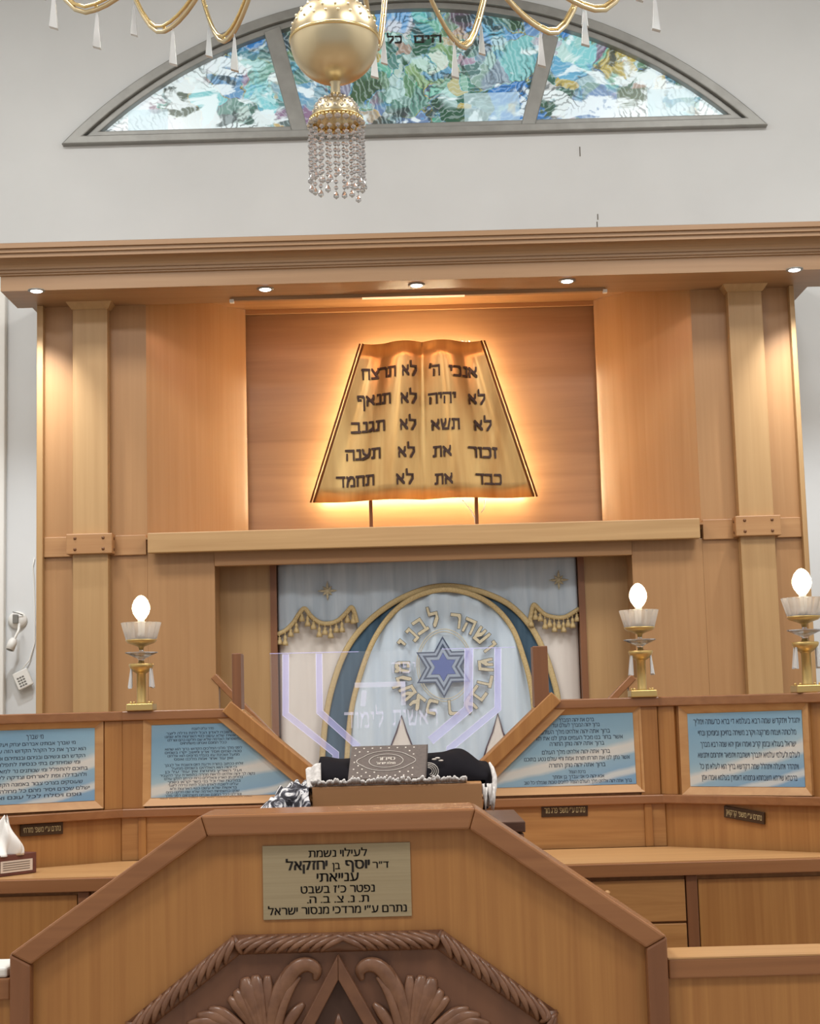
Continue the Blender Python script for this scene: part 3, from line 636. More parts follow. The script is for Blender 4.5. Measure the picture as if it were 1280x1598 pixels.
# returns at both ends keep the crown's overhang
k = len(prof)
V = [(CXL - max(0, YF-y), y, z) for y, z in prof] + [(CXR + max(0, YF-y), y, z) for y, z in prof]
mb.add(V, [tuple(range(k)), tuple(range(2*k-1, k-1, -1))] + [(i, i+k, (i+1) % k + k, (i+1) % k) for i in range(k)])
mb.build('cornice', M['cornice'], ark)
MB().box(CXL, CXR, YA+.001, YW-.002, z_sof+.09, cz(361, YF-.125)-.004).build('cornice_top', M['cornice'], ark)

# ------------------------------------------------------------------ recessed spots in the soffit and the dim light bar
spots = [(57, 453, 'recessed ceiling spotlight at the cornice end beside the wall flex socket'),
         (414, 446, 'recessed spotlight in the cornice, between tablet niche corner and socket-side pilaster'),
         (650, 440, 'middle one of five recessed spotlights, directly above the gilded tablets'),
         (885, 434, 'recessed spotlight in the cornice, fourth of five counting from the socket side'),
         (1240, 420, 'recessed spotlight at the cornice end far from the wall flex socket')]
for i, (px, py, lab) in enumerate(spots):
    Ys = YA - .2
    for _ in range(4):                          # where the sight line meets the soffit
        d = ray(px, py); Ys = (z_sof - CAMZ)/d.z*d.y
    Ys = min(max(Ys, YF+.09), YA-.09) if 60 < px < 1200 else Ys
    p = at(px, py, Ys)
    t = thing('recessed_spotlight', lab, 'spotlight', (p.x, Ys, z_sof), 'recessed spotlights in the cornice')
    MB().lathe((p.x, Ys, z_sof-.006), [(.034, 0), (.045, .001), (.046, .006), (.03, .008)], 24).build('trim_ring', M['frame_grey'], t)
    MB().lathe((p.x, Ys, z_sof-.013), [(.012, 0), (.026, .004), (.033, .008), (.033, .012)], 24).build('lens', M['spot_lens'], t)
    light('spotlight_lamp', 'SPOT', (p.x + (-.035 if i == 0 else .035 if i == 4 else 0), Ys, z_sof-.02), (85 if i in (0, 4) else 36), (0.93, 0.96, 1.0), None, ((p.x-.4, YW-.2, 1.4) if i == 0 else (p.x+.4, YW-.2, 1.4) if i == 4 else (p.x, Ys, 0)), spot_size=math.radians(85 if i in (0, 4) else 75), spot_blend=1.0, shadow_soft_size=.03)
t = thing('light_bar', 'thin warm light bar with white end clips under the cornice above the niche', 'lamp', (X(655, 455, YA-.12), YA-.12, z_sof))
YBAR = YA - .09
x0, x1 = X(362, 463, YBAR), X(944, 449, YBAR); zz = z_sof - .016
MB().box(x0, x1, YBAR-.012, YBAR+.012, zz-.002, z_sof).build('bar_housing', M['cornice'], t)
MB().box(X(565, 455, YBAR), X(725, 455, YBAR), YBAR-.008, YBAR+.008, zz-.009, zz-.002).build('bar_diffuser', M['led_bar'], t)
for xx in (x0, x1):
    MB().box(xx-.012, xx+.012, YBAR-.016, YBAR+.016, zz-.012, zz+.008).build('end_clip', M['white_plastic'], t, bevel=.003)
light('light_bar_glow', 'AREA', ((x0+x1)/2, YBAR, zz-.02), 5, (1.0, 0.40, 0.2), (1.9, .03), ((x0+x1)/2, YBAR+.5, zz-1.0))

# ------------------------------------------------------------------ commandment tablets on two rods
YT = YA + .40
tl, tr, bl, br = at(567, 537, YT), at(751, 534, YT), at(490, 784, YT), at(833, 777, YT)
zt, zbm = (tl.z+tr.z)/2, (bl.z+br.z)/2
tab = thing('commandment_tablets', 'glowing gilded open-scroll tablets with dark square lettering in the wooden niche', 'tablets', ((bl.x+br.x)/2, YT, zb1))
def tx(u, v): return (bl.x + (br.x-bl.x)*u)*(1-v) + (tl.x + (tr.x-tl.x)*u)*v
def bulge(u):
    q = abs(u-.5)*2                             # 0 at the spine, 1 at the outer edge
    return .062*math.sin(PI*min(q/.62, 1)) if q < .62 else .062*(-.35*math.sin(PI*(q-.62)/.38))
def ty(u): return YT - .02 - bulge(u)
def tz(v): return zbm + (zt - zbm)*v
mb = MB()
mb.grid(lambda u, v: (tx(u, v), ty(u), tz(v)), 64, 10)
mb.build('gilded_sheet', M['tablet'], tab, solid=.006)
for s in (0, 1):
    for off in (0, .018):
        xx = (lambda v: tx(s, v) + (off if s else -off))
        MB().tube([(xx(0), ty(s)-.004, tz(0)), (xx(1), ty(s)-.004, tz(1))], .006, 8).build('edge_rod', M['tablet_edge'], tab)
words = [[('אנכי',700,747,588), ('ה׳',669,687,588)], [('לא',731,759,630), ('יהיה',668,713,631)], [('לא',740,769,671), ('תשא',672,719,672)],
         [('זכור',731,778,714), ('את',675,706,714)], [('כבד',743,785,756), ('את',678,708,757)],
         [('לא',627,652,588), ('תרצח',564,619,590)], [('לא',625,652,631), ('תנאף',556,611,632)], [('לא',624,651,672), ('תגנב',547,602,674)],
         [('לא',621,649,715), ('תענה',538,595,717)], [('לא',618,647,757), ('תחמד',524,585,759)]]
def on_tablet(a, u, d):
    v = (u - zbm)/(zt - zbm)
    uu = (a - tx(0, v))/(tx(1, v) - tx(0, v))
    return Vector((a, ty(uu) - d, u))
for ln in words:
    for w_, x0, x1, yb in ln:
        mb = MB()
        p, q = at(x0, yb, YT-.05), at(x1, yb, YT-.05)
        h = 18.0*YT/F
        text_nib(mb, w_, on_tablet, p.x, q.x, (p.z+q.z)/2, h, lift0=.002, lift1=.012, nw=.62, nh=.95)
        mb.build('commandment_word', M['dark_letter'], tab)
for px in (579, 744):
    x = X(px, 800, YT+.03)
    MB().box(x-.01, x+.01, YT+.02, YT+.04, zb1-.04, zbm+.3).build('support_rod', M['tablet_edge'], tab)
MB().tube([at(722, 780, YT+.03), at(734, 795, YT+.03), at(741, 808, YT+.03), at(743, 822, YT+.03)], .004, 6).build('cable', M['white_plastic'], tab)
MB().tube([at(757, 780, YT+.03), at(756, 793, YT+.03), at(751, 800, YT+.03)], .004, 6).build('cable', M['white_plastic'], tab)
mb = MB()
for k in range(3):
    mb.tube([at(722+k*4, 536, YT+.03), at(719+k*6, 531, YT+.04), at(724+k*5, 534, YT+.05)], .004, 6)
mb.build('cable_loop', M['white_plastic'], tab)
# warm strips around the rear of the sheet light the niche back
ins = .025
for q0, q1 in (((0, 0), (0, 1)), ((1, 0), (1, 1)), ((0, 0), (1, 0)), ((0, 1), (1, 1))):
    def P(q):
        u = ins*(1-q[0]) + (1-ins)*q[0]; v = .03*(1-q[1]) + .97*q[1]
        return Vector((tx(u, v), YT + .07, tz(v)))
    MB().tube([P(q0), P(q1)], .008, 6).build('light_strip', M['led_warm'], tab)
# ------------------------------------------------------------------ ark curtain
YC = YR + .06
satin = noisy('pale_blue_satin', (204, 218, 230), (188, 204, 220), (9, 9, .8), 2.2, 0.42, dist=.8, **{'Sheen Weight': .2})
satin2 = noisy('blue_grey_satin', (188, 199, 210), (166, 180, 194), (9, 9, .8), 2.2, 0.42, dist=.8)
cream = noisy('cream_curtain_cloth', (226, 219, 212), (212, 204, 197), (8, 8, .6), 2, 0.6)
teal = noisy('teal_velvet', (72, 98, 118), (54, 80, 100), (14, 14, .6), 2, .8)
braid = noisy('gold_braid', (206, 184, 136), (176, 152, 106), (60, 60, 60), 3, 0.55, .05, bump=.2)
emb = noisy('olive_gold_embroidery', (210, 200, 174), (190, 180, 152), (40, 40, 40), 3, .55)
emb_dark = mat('charcoal_embroidery', (74, 78, 84), .7)
cur = thing('ark_curtain', 'pale blue satin ark curtain with gold braided arch and embroidered star', 'curtain', (X(668, 1000, YC), YC, .3))
CZ0, CZ1 = .3, z_op + .03
cxl, cxr = cl + .004, cr - .004
def fold(x, z, amp, fr, ph): return amp*(math.sin(x*fr + ph + .5*math.sin(z*1.3)) + .45*math.sin(x*fr*2.3 + 1.7*ph + .8*z))
mb = MB()
mb.grid(lambda u, v: (cxl + (cxr-cxl)*u, YC + fold(cxl+(cxr-cxl)*u, v*2.4, .010, 21, .4), CZ0 + (CZ1-CZ0)*v), 120, 24)
mb.build('backing_cloth', cream, cur, solid=.003)
def curve(pts, Y, n=8):                         # smooth open curve through photo points -> [(x, z)]
    P = [at(px, py, Y) for px, py in pts]; P = [P[0]] + P + [P[-1]]
    out = []
    for i in range(1, len(P)-2):
        for k in range(n):
            t = k/n
            a, b, c, d = P[i-1], P[i], P[i+1], P[i+2]
            q = .5*((2*b) + (c-a)*t + (2*a-5*b+4*c-d)*t*t + (3*b-a-3*c+d)*t**3)
            out.append((q.x, q.z))
    out.append((P[-2].x, P[-2].z))
    return out
def zint(C, x):
    for p, q in zip(C, C[1:]):
        if p[0] <= x <= q[0]: return p[1] + (q[1]-p[1])*(x-p[0])/(q[0]-p[0]+1e-9)
    return C[0][1] if x < C[0][0] else C[-1][1]
YV = YC - .03
outer = curve([(496,1300),(502,1200),(509,1120),(522,1062),(542,1012),(572,973),(612,942),(655,922),(690,915),(728,918),(768,930),(800,948),(828,978),(848,1015),(862,1055),(872,1100),(880,1190),(884,1300)], YV)
inner_c = curve([(534,1300),(540,1210),(547,1120),(560,1062),(582,1002),(612,958),(648,932),(692,920.5),(736,928),(772,948),(800,982),(818,1030),(829,1075),(834,1120),(838,1200),(842,1300)], YV-.02)
# teal velvet of the arch, reaching up to the outer braid
def panel(C, Y, zbot, name, m, amp, fr, ph, nu=70, nv=14, parent=cur):
    x0, x1 = C[0][0], C[-1][0]
    def fn(u, v):
        x = x0 + (x1-x0)*u
        z = zbot + (zint(C, x)-zbot)*v
        return (x, Y + fold(x, z, amp, fr, ph), z)
    return MB().grid(fn, nu, nv).build(name, m, parent, solid=.003)
zbt = Z(660, 1300, YV)
panel(outer, YV, zbt, 'teal_arch', teal, .003, 60, 0)
panel(inner_c, YV-.022, zbt, 'satin_panel', satin, .012, 30, 1, 110, 22)
# valance with scalloped ends
vl = curve([(433,990),(446,984),(458,972),(468,957),(476,950),(486,962),(500,972),(516,973),(530,967),(542,955),(549,948),(554,958),(557,972)], YV)
vr = curve([(826,974),(829,958),(833,944),(842,952),(852,960),(868,964),(882,963),(893,957),(904,950)], YV)
def val_bottom(x):
    if x <= vl[-1][0]: return zint(vl, x)
    if x >= vr[0][0]: return zint(vr, x)
    return zint(outer, x) - .01
def valf(u, v):
    x = cxl + (cxr-cxl)*u
    zb = val_bottom(x)
    return (x, YV + .004 + fold(x, 1+v, .012, 24, 2)*(1-.3*v) , zb + (CZ1-zb)*v)
MB().grid(valf, 150, 14).build('valance', satin2, cur, solid=.003)
def strip(C, Y, w, name, d=.006):
    mb = MB()
    mb.tube([(x, Y, z) for x, z in C], w, 8, flat=d/w, up=(0, 1, 0))
    return mb.build(name, braid, cur)
strip(outer, YV-.012, .017, 'arch_braid'); strip(inner_c, YV-.042, .015, 'arch_braid')
for C in (vl, vr):
    f = strip(C, YV-.014, .013, 'scallop_braid', .007)
    mb = MB()
    n = 14 if C is vl else 11
    for i in range(n):
        x = C[0][0] + (C[-1][0]-C[0][0])*(i+.4)/n
        z = zint(C, x) - .008; y = YV - .018
        L = .055 + .02*(i % 2)
        mb.tube([(x, y, z), (x, y, z-.022)], .003, 6)
        mb.lathe((x, y, z-L), [(.017, 0), (.015, .016), (.007, .034), (.011, .04), (.005, L-.018)], 10)
    mb.build('tassel_fringe', braid, f)
# silver flower bursts on the valance
for px, py in ((511, 922), (872, 905)):
    c = at(px, py, YV-.016)
    mb = MB()
    for k in range(8):
        a = PI*k/4
        r = .055 if k % 2 == 0 else .036
        d = Vector((math.cos(a), 0, math.sin(a)))
        mb.tube([c, c + d*r*.5, c + d*r], [.004, .009, .001], 6, flat=.4, up=(0, 1, 0))
    mb.ball(c, (.016, .008, .016), 10, 6)
    mb.build('embroidered_flower', noisy('silver_gold_thread', (206, 196, 170), (160, 150, 120), (60, 60, 60), 3, .5), cur)
# star of david rings
sc_ = at(692, 1041, YV-.048); YS = YV-.048
def star_ring(R0, R1, name, m, y):
    mb = MB()
    def pts(R): return [(sc_.x + r*math.sin(PI*k/6), sc_.z + r*math.cos(PI*k/6)) for k in range(12) for r in ((R if k % 2 == 0 else R/math.sqrt(3)),)]
    A = pts(R0)
    if R1 <= 0:
        mb.prism(A, y, y-.003)
    else:
        B = pts(R1)
        for k in range(12):
            j = (k+1) % 12
            mb.prism([A[k], A[j], B[j], B[k]], y, y-.003)
    return mb.build(name, m, cur)
u_ = YS/F
grey_blue = mat('grey_blue_thread', (150, 164, 184), .6); navy = mat('slate_navy_thread', (72, 84, 108), .6); royal = mat('royal_blue_thread', (84, 102, 164), .6)
star_ring(48*u_, 43.5*u_, 'star_outline', navy, YS); star_ring(43*u_, 37*u_, 'star_band', grey_blue, YS); star_ring(37*u_, 31*u_, 'star_outline', navy, YS)
star_ring(31*u_, 23*u_, 'star_band', grey_blue, YS); star_ring(22*u_, 0, 'star_centre', royal, YS)
cc = at(694, 1038, YS)
for rx, rz in ((40, 52), (43, 56)):
    MB().tube([(cc.x + rx*u_*math.sin(2*PI*k/48), YS, cc.z + rz*u_*math.cos(2*PI*k/48)) for k in range(49)], .0022, 6).build('oval_thread', emb, cur)
# embroidered words bent around the star
def put(ch, px, py, ang, h=23):
    c = at(px, py, YS)
    s = h*u_/10; w = NIB[ch][1]
    mf, mo = MB(), MB()
    ca, sa = math.cos(ang), math.sin(ang)
    def fn(dy):
        def f(a, b, d):
            gx, gy = (a - w/2)*s*1.05, (b - 5)*s
            return Vector((c.x + gx*ca - gy*sa, YS - dy - d, c.z + gx*sa + gy*ca))
        return f
    nib_glyph(mf, ch, fn(.002), nw=.75, nh=1.0, lift1=.004)
    nib_glyph(mo, ch, fn(0), nw=1.05, nh=1.3, lift1=.004)
    lt = mf.build('embroidered_letter', emb, cur); mo.build('letter_edge', emb_dark, lt)
for ch, px, py, deg in (('י',631,1007,50), ('נ',643,991,46), ('ב',656,977,32), ('ל',677,967,12), ('ר',711,969,-8), ('ה',732,977,-26), ('ש',751,992,-42), ('ו',764,1009,-55),
                        ('ש',758,1038,-86), ('ד',757,1062,-104), ('ב',747,1083,-128), ('ע',733,1100,-146), ('ר',708,1104,-178),
                        ('מ',628,1041,88), ('ל',631,1062,106), ('ש',637,1080,120), ('צ',652,1096,140), ('כ',674,1103,164)):
    put(ch, px, py, math.radians(deg))
# tall pointed petals low on the panel
for px, top in ((627, 1116), (777, 1112)):
    yb = 1190
    C = [(px-24, yb), (px-17, 1165), (px-8, 1142), (px, top), (px+8, 1142), (px+17, 1165), (px+24, yb)]
    P = [at(a, b, YS) for a, b in C]
    MB().prism([(p.x, p.z) for p in P], YS+.006, YS).build('petal', cream, cur)
    MB().tube([(p.x, YS-.002, p.z) for p in P], .0045, 6).build('petal_outline', mat('plum_thread', (78, 58, 72), .7), cur)

# ------------------------------------------------------------------ low sloping rails in front of the ark, behind the partition
YD = 7.4
for (p, q, lab) in (((334, 1055), (372, 1094), 'short sloping dark rail behind the partition, nearer the wall flex socket'),
                    ((988, 1056), (952, 1094), 'short sloping dark rail behind the partition, below the lone crystal lamp')):
    a, b = at(p[0], p[1], YD), at(q[0], q[1], YD)
    t = thing('handrail', lab, 'rail', (a.x, YD, 0), 'sloping rails before the ark')
    dx = (b - a).normalized(); up = Vector((-dx.z, 0, dx.x)); up = up if up.z > 0 else -up
    lo = a + dx*.42
    V = []
    for y in (YD-.03, YD+.03):
        pass
    e = up*.016
    P8 = [a - e, lo - e, lo + e, a + e]
    MB().prism([(v.x, v.z) for v in P8], YD+.03, YD-.03).build('rail_board', M['rail'], t, bevel=.004)
    MB().box(a.x-.025, a.x+.025, YD-.025, YD+.025, 0, a.z-.005).build('post', M['ark'], t)
    MB().box(lo.x-.025, lo.x+.025, YD-.025, YD+.025, 0, lo.z).build('post', M['ark'], t)

# ------------------------------------------------------------------ prayer partitions with posters (both halves share the heights)
ZT, ZTB = 1.556, 1.520                          # cap rail
ZL1, ZL0 = 1.190, 1.157                         # lower rail
ZC = 0.998                                      # desk top
BL, BR = X(190, 1110, YP), X(1030, 1090, YP)
EL = Vector((X(0, 1117, 5.75), 5.75)); ER = Vector((X(1280, 1083, 5.60), 5.60))
def frame(ox, oy, tx_, ty_):
    t = Vector((tx_, ty_)).normalized(); nrm = Vector((t.y, -t.x))      # nrm points to the room when t runs to +x
    def fr(a, d, z): return Vector((ox + t.x*a + nrm.x*d, oy + t.y*a + nrm.y*d, z))
    fr.t, fr.n, fr.o = t, nrm, Vector((ox, oy))
    return fr
FC = frame(0, YP, 1, 0)
dl = Vector((BL, YP)) - EL
FL = frame(BL, YP, dl.x, dl.y)                  # along is negative to the outer end
dr = ER - Vector((BR, YP))
FR = frame(BR, YP, dr.x, dr.y)
def along(fr, px, py, d=0):                     # photo point on the wall frame -> (along, z)
    P = Vector((fr.o.x + fr.n.x*d, fr.o.y + fr.n.y*d, 0)); N = Vector((fr.n.x, fr.n.y, 0))
    h = hit(px, py, P, N)
    return ((h.x-fr.o.x)*fr.t.x + (h.y-fr.o.y)*fr.t.y, h.z)
WL, WRg = dl.length + .16, dr.length + .16        # wings run on past the picture
def wing(side):
    left = side < 0
    lab = 'honey pine prayer partition with two framed blue posters, half beside the tissue box' if left else 'honey pine prayer partition with two framed blue posters, half above the desk drawers'
    t = thing('prayer_partition', lab, 'partition', (BL if left else BR, YP, 0), 'prayer partition halves')
    fw = FL if left else FR
    w0, w1 = (-WL, 0) if left else (0, WRg)
    vp = X(378, 1105, YP) if left else X(845, 1096, YP)       # inner post edge at the top
    vb = X(486, 1195, YP) if left else X(748, 1189, YP)       # foot of the slope
    zvb = Z(486, 1195, YP) if left else Z(748, 1189, YP)
    c0, c1 = (BL, vp) if left else (vp, BR)
    b0, b1 = (BL, vb) if left else (vb, BR)
    # cap rails
    MB().fbox(fw, w0, w1, -.07, .028, ZTB, ZT).build('cap_rail', M['rail'], t, bevel=.004)
    MB().fbox(FC, c0, c1, -.07, .028, ZTB, ZT).build('cap_rail', M['rail'], t, bevel=.004)
    # core panel behind the posters, cut along the slope on the inner half
    MB().fbox(fw, w0, w1, -.05, 0, ZC-.25, ZTB).build('core_panel', M['pine'], t)
    poly = [(b0, ZC-.25), (b1, ZC-.25), (vb, zvb), (vp, ZTB), (BL, ZTB)] if left else [(BR, ZC-.25), (BR, ZTB), (vp, ZTB), (vb, zvb), (vb, ZC-.25)]
    MB().prism(poly, -.05, 0, FC).build('core_panel', M['pine'], t)
    # lower rail and nameplate panel, divider strip
    MB().fbox(fw, w0, w1, 0, .03, ZL0, ZL1).build('lower_rail', M['rail'], t, bevel=.004)
    MB().fbox(FC, b0, b1, 0, .03, ZL0, ZL1).build('lower_rail', M['rail'], t, bevel=.004)
    MB().fbox(FC, b0, b1, 0, .006, ZC, ZL0).build('board_panel', M['pine_h'], t)
    pa, pb = (along(FC, 217, 1300)[0], along(FC, 229, 1300)[0]) if left else (along(FC, 1006, 1280)[0], along(FC, 1018, 1280)[0])
    MB().fbox(FC, pa, pb, 0, .016, ZC, ZL0).build('divider_strip', M['pine'], t, bevel=.002)
    # sloping rail of the V opening with its upright post
    dv = Vector((vb-vp, zvb-ZT)); dn = dv.normalized(); up = Vector((-dn.y, dn.x)); up = up if up.y > 0 else -up
    th = .052
    A = Vector((vp, ZT-.005)); B = Vector((vb, zvb))
    A2, B2 = A - dn*.05, B + dn*.06
    q = [A2, B2, B2 - up*th, A2 - up*th]
    MB().prism([(p.x, p.y) for p in q], -.09, .045, FC).build('slope_rail', M['pine'], t, bevel=.004)
    q2 = [A2 - up*th, B2 - up*th, B2 - up*(th+.034), A2 - up*(th+.034)]
    MB().prism([(p.x, p.y) for p in q2], -.02, .022, FC).build('slope_trim', M['pine_pale'], t, bevel=.002)
    px0, px1 = (364, 378) if left else (832, 855)
    x0, x1 = X(px0, 1060, YP), X(px1, 1060, YP)
    MB().box(x0, x1, YP-.04, YP+.07, ZTB+.01, Z(px0, 1020 if left else 1009, YP)).build('upright_post', M['rail_v'], t, bevel=.003)
    # stiles between the posters
    return t
PL_, PR_ = wing(-1), wing(1)

def sky_print(x0, z0, w, h):
    sky = bpy.data.materials.new('poster_sky_print'); sky.use_nodes = True
    n, l, b = nodes(sky)
    tc = n.new('ShaderNodeTexCoord'); mp = n.new('ShaderNodeMapping')
    mp.vector_type = 'POINT'; mp.inputs['Location'].default_value = (-x0/w, 0, -z0/h); mp.inputs['Scale'].default_value = (1/w, 0, 1/h)
    l.new(tc.outputs['Object'], mp.inputs['Vector'])
    nz = n.new('ShaderNodeTexNoise'); nz.inputs['Scale'].default_value = 2.2; nz.inputs['Detail'].default_value = 5
    l.new(mp.outputs[0], nz.inputs['Vector'])
    sx = n.new('ShaderNodeSeparateXYZ'); l.new(mp.outputs[0], sx.inputs[0])
    def mm(op, p, q):
        k = n.new('ShaderNodeMath'); k.operation = op
        for i_, v in enumerate((p, q)):
            if isinstance(v, (int, float)): k.inputs[i_].default_value = v
            else: l.new(v, k.inputs[i_])
        return k.outputs[0]
    dd = mm('SUBTRACT', sx.outputs[2], mm('MULTIPLY', sx.outputs[0], .46))
    dd = mm('ADD', dd, mm('MULTIPLY', mm('SUBTRACT', nz.outputs['Fac'], .5), .16))
    mr = n.new('ShaderNodeMapRange'); mr.inputs[1].default_value = -.45; mr.inputs[2].default_value = 1.05
    r2 = ramp(n, [(0, (120, 160, 194)), (.09, (128, 164, 194)), (.12, (198, 204, 206)), (.155, (200, 206, 206)), (.19, (134, 168, 194)), (.28, (142, 174, 194)), (.315, (204, 206, 202)), (.375, (208, 206, 200)), (.42, (158, 184, 196)), (.5, (138, 172, 192)), (.8, (122, 160, 186)), (1, (134, 166, 186))])
    l.new(dd, mr.inputs[0]); l.new(mr.outputs[0], r2.inputs[0]); l.new(r2.outputs[0], b.inputs['Base Color']); b.inputs['Roughness'].default_value = .3
    return sky

def poster(fr, corners, lab, lines, trim=.03, ext=0.0, cut=None):
    """corners: photo corners TL, TR, BR, BL of the print on its wall frame"""
    P = [along(fr, *c) for c in corners]
    t = thing('prayer_poster', lab, 'poster', fr(P[3][0], .0, P[3][1]), 'sky blue prayer posters')
    ws = [fr(p[0], 0, p[1]) for p in P]
    x0_, x1_ = min(q.x for q in ws), max(q.x for q in ws); z0_, z1_ = min(q.z for q in ws), max(q.z for q in ws)
    MB().prism(P, .001, .006, fr).build('print_sheet', sky_print(x0_, z0_, x1_-x0_, z1_-z0_), t)
    n_ = len(P)
    cx, cz_ = sum(p[0] for p in P)/n_, sum(p[1] for p in P)/n_
    for i in range(n_):
        if cut is not None and i in cut: continue
        a, b2 = Vector(P[i]), Vector(P[(i+1) % n_])
        def off(k):                              # mitred outer corner
            p0, p1, p2 = Vector(P[(k-1) % n_]), Vector(P[k]), Vector(P[(k+1) % n_])
            d1, d2 = (p1-p0).normalized(), (p2-p1).normalized()
            n1, n2 = Vector((-d1.y, d1.x)), Vector((-d2.y, d2.x))
            if n1.dot(p1-Vector((cx, cz_))) < 0: n1 = -n1
            if n2.dot(p1-Vector((cx, cz_))) < 0: n2 = -n2
            m_ = (n1+n2)
            return p1 + m_*(trim/ (1 + n1.dot(n2)))
        oa, ob = off(i), off((i+1) % n_)
        mb = MB()
        V = [fr(a.x, .004, a.y), fr(b2.x, .004, b2.y), fr(ob.x, .018, ob.y), fr(oa.x, .018, oa.y), fr(a.x, -.001, a.y), fr(b2.x, -.001, b2.y), fr(ob.x, -.001, ob.y), fr(oa.x, -.001, oa.y)]
        mb.hexa([V[4], V[5], V[6], V[7], V[0], V[1], V[2], V[3]])
        mb.build('frame_moulding', M['pine_pale'], t)
    mb = MB()
    for text, x0, x1, yb, h in lines:
        p, q = along(fr, x0, yb + (640-x0)*.0), along(fr, x1, yb)
        z = (p[1]+q[1])/2
        text_sans(mb, text, lambda a, u, d: fr(a, .0068, u), (p[0]+q[0])/2, z, h*YP/F, q[0]-p[0])
    mb.build('prayer_lettering', M['poster_ink'], t)
    return t
poster(FL, [(-60, 1142), (147, 1136), (147, 1249), (-60, 1259)], 'sky blue prayer poster cut by the frame edge, behind the tissue box',
    [('מי שברך', 40, 67, 1153, 6)] + [(s, -50, x1, y, 4.6) for s, x1, y in zip(
    ['מי שברך אבותינו אברהם יצחק ויעקב משה ואהרן', 'הוא יברך את כל הקהל הקדוש הזה עם כל קהלות', 'הקדש הם ונשיהם ובניהם ובנותיהם וכל אשר להם', 'ומי שמיחדים בתי כנסיות לתפלה ומי שבאים', 'בתוכם להתפלל ומי שנותנים נר למאור ויין לקדוש', 'ולהבדלה ופת לאורחים וצדקה לעניים וכל מי', 'שעוסקים בצרכי צבור באמונה הקדוש ברוך הוא', 'ישלם שכרם ויסיר מהם כל מחלה וירפא לכל', 'גופם ויסלח לכל עונם ואמרו אמן'],
    [117, 133, 132, 124, 136, 134, 128, 139, 126], [1164, 1174, 1185, 1195, 1205, 1215, 1226, 1236, 1246])])
words_ = 'עלינו לשבח לאדון הכל לתת גדלה ליוצר בראשית שלא עשנו כגויי הארצות ולא שמנו כמשפחות האדמה שלא שם חלקנו כהם וגורלנו ככל המונם ואנחנו משתחוים לפני מלך מלכי המלכים הקדוש ברוך הוא שהוא נוטה שמים ויוסד ארץ ומושב יקרו בשמים ממעל ושכינת עזו בגבהי מרומים הוא אלהינו ואין עוד אחר אמת מלכנו ואפס זולתו ככתוב בתורה וידעת היום והשבת אל לבבך כי יהוה הוא האלהים בשמים ממעל ועל הארץ מתחת אין עוד על כן נקוה לך יהוה אלהינו לראות מהרה בתפארת עזך להעביר גלולים מן הארץ והאלילים כרות יכרתון לתקן עולם במלכות שדי וכל בני בשר יקראו בשמך'.split()
LN, wi = [('סדר עלינו לשבח', 300, 334, 1138.5, 3.2)], 0
rows = [(260,379),(258,376),(262,377),(282,354),(258,378),(258,377),(262,374),(272,364),(257,380),(268,370),(258,377),(250,398),(257,379),(262,376),(263,372),(266,370),(260,374),(258,377),(250,394)]
yy = 1145.0
for k, (x0, x1) in enumerate(rows):
    cnt = max(4, round((x1-x0)/16))
    LN.append((' '.join(words_[(wi+j) % len(words_)] for j in range(cnt)), x0, x1, yy, 3.3)); wi += cnt
    yy += 5.3 + (3.5 if k in (3, 7) else 0)
poster(FC, [(237, 1132), (366, 1128), (489, 1222), (489, 1238), (236, 1245)], 'sky blue prayer poster densely printed, beside the black and white scarf', LN, cut={1})
poster(FC, [(858, 1117), (987, 1112), (993, 1223), (752, 1230), (752, 1210)], 'sky blue prayer poster with slanted corner, beside the velvet cloth on the reading desk',
    [('ברכו את יהוה המברך', 872, 927, 1126, 5.2), ('ברוך יהוה המברך לעולם ועד', 862, 936, 1134, 5.2), ('ברוך אתה יהוה אלהינו מלך העולם', 844, 952, 1144.5, 5.6), ('אשר בחר בנו מכל העמים ונתן לנו את תורתו', 827, 972, 1154, 5.4), ('ברוך אתה יהוה נותן התורה', 858, 943, 1163, 5.4),
     ('ברוך אתה יהוה אלהינו מלך העולם', 846, 952, 1176, 5.6), ('אשר נתן לנו את תורתו תורת אמת וחיי עולם נטע בתוכנו', 818, 983, 1186, 5.4), ('ברוך אתה יהוה נותן התורה', 857, 945, 1196.5, 5.6), ('ברכת הגומל', 888, 914, 1206.5, 4.2), ('אנא יהוה כי אני עבדך בן אמתך', 862, 943, 1214, 4.6), ('ברוך אתה יהוה אלהינו מלך העולם הגומל לחיבים טובות שגמלני כל טוב', 818, 986, 1222, 4.6)], cut={4})
kd = ['יתגדל ויתקדש שמה רבא בעלמא די ברא כרעותה וימליך', 'מלכותה ויצמח פורקנה ויקרב משיחה בחייכון וביומיכון ובחיי', 'ישראל בעגלא ובזמן קריב ואמרו אמן יהא שמה רבא מברך', 'לעלם ולעלמי עלמיא יתברך וישתבח ויתפאר ויתרומם ויתנשא', 'ויתהדר ויתעלה ויתהלל שמה דקדשא בריך הוא לעלא מן כל', 'ברכתא שירתא תשבחתא ונחמתא דאמירן בעלמא ואמרו אמן']
poster(FR, [(1074, 1114), (1252, 1108), (1258, 1228), (1079, 1227)], 'sky blue prayer poster with six large text lines, beside the lamp at the frame edge',
    [(s, x0, x1, y, 7.2) for s, x0, x1, y in zip(kd, (1084, 1091, 1095, 1091, 1094, 1097), (1250, 1244, 1244, 1250, 1248, 1246), (1129, 1147, 1165, 1182, 1200, 1217.5))])
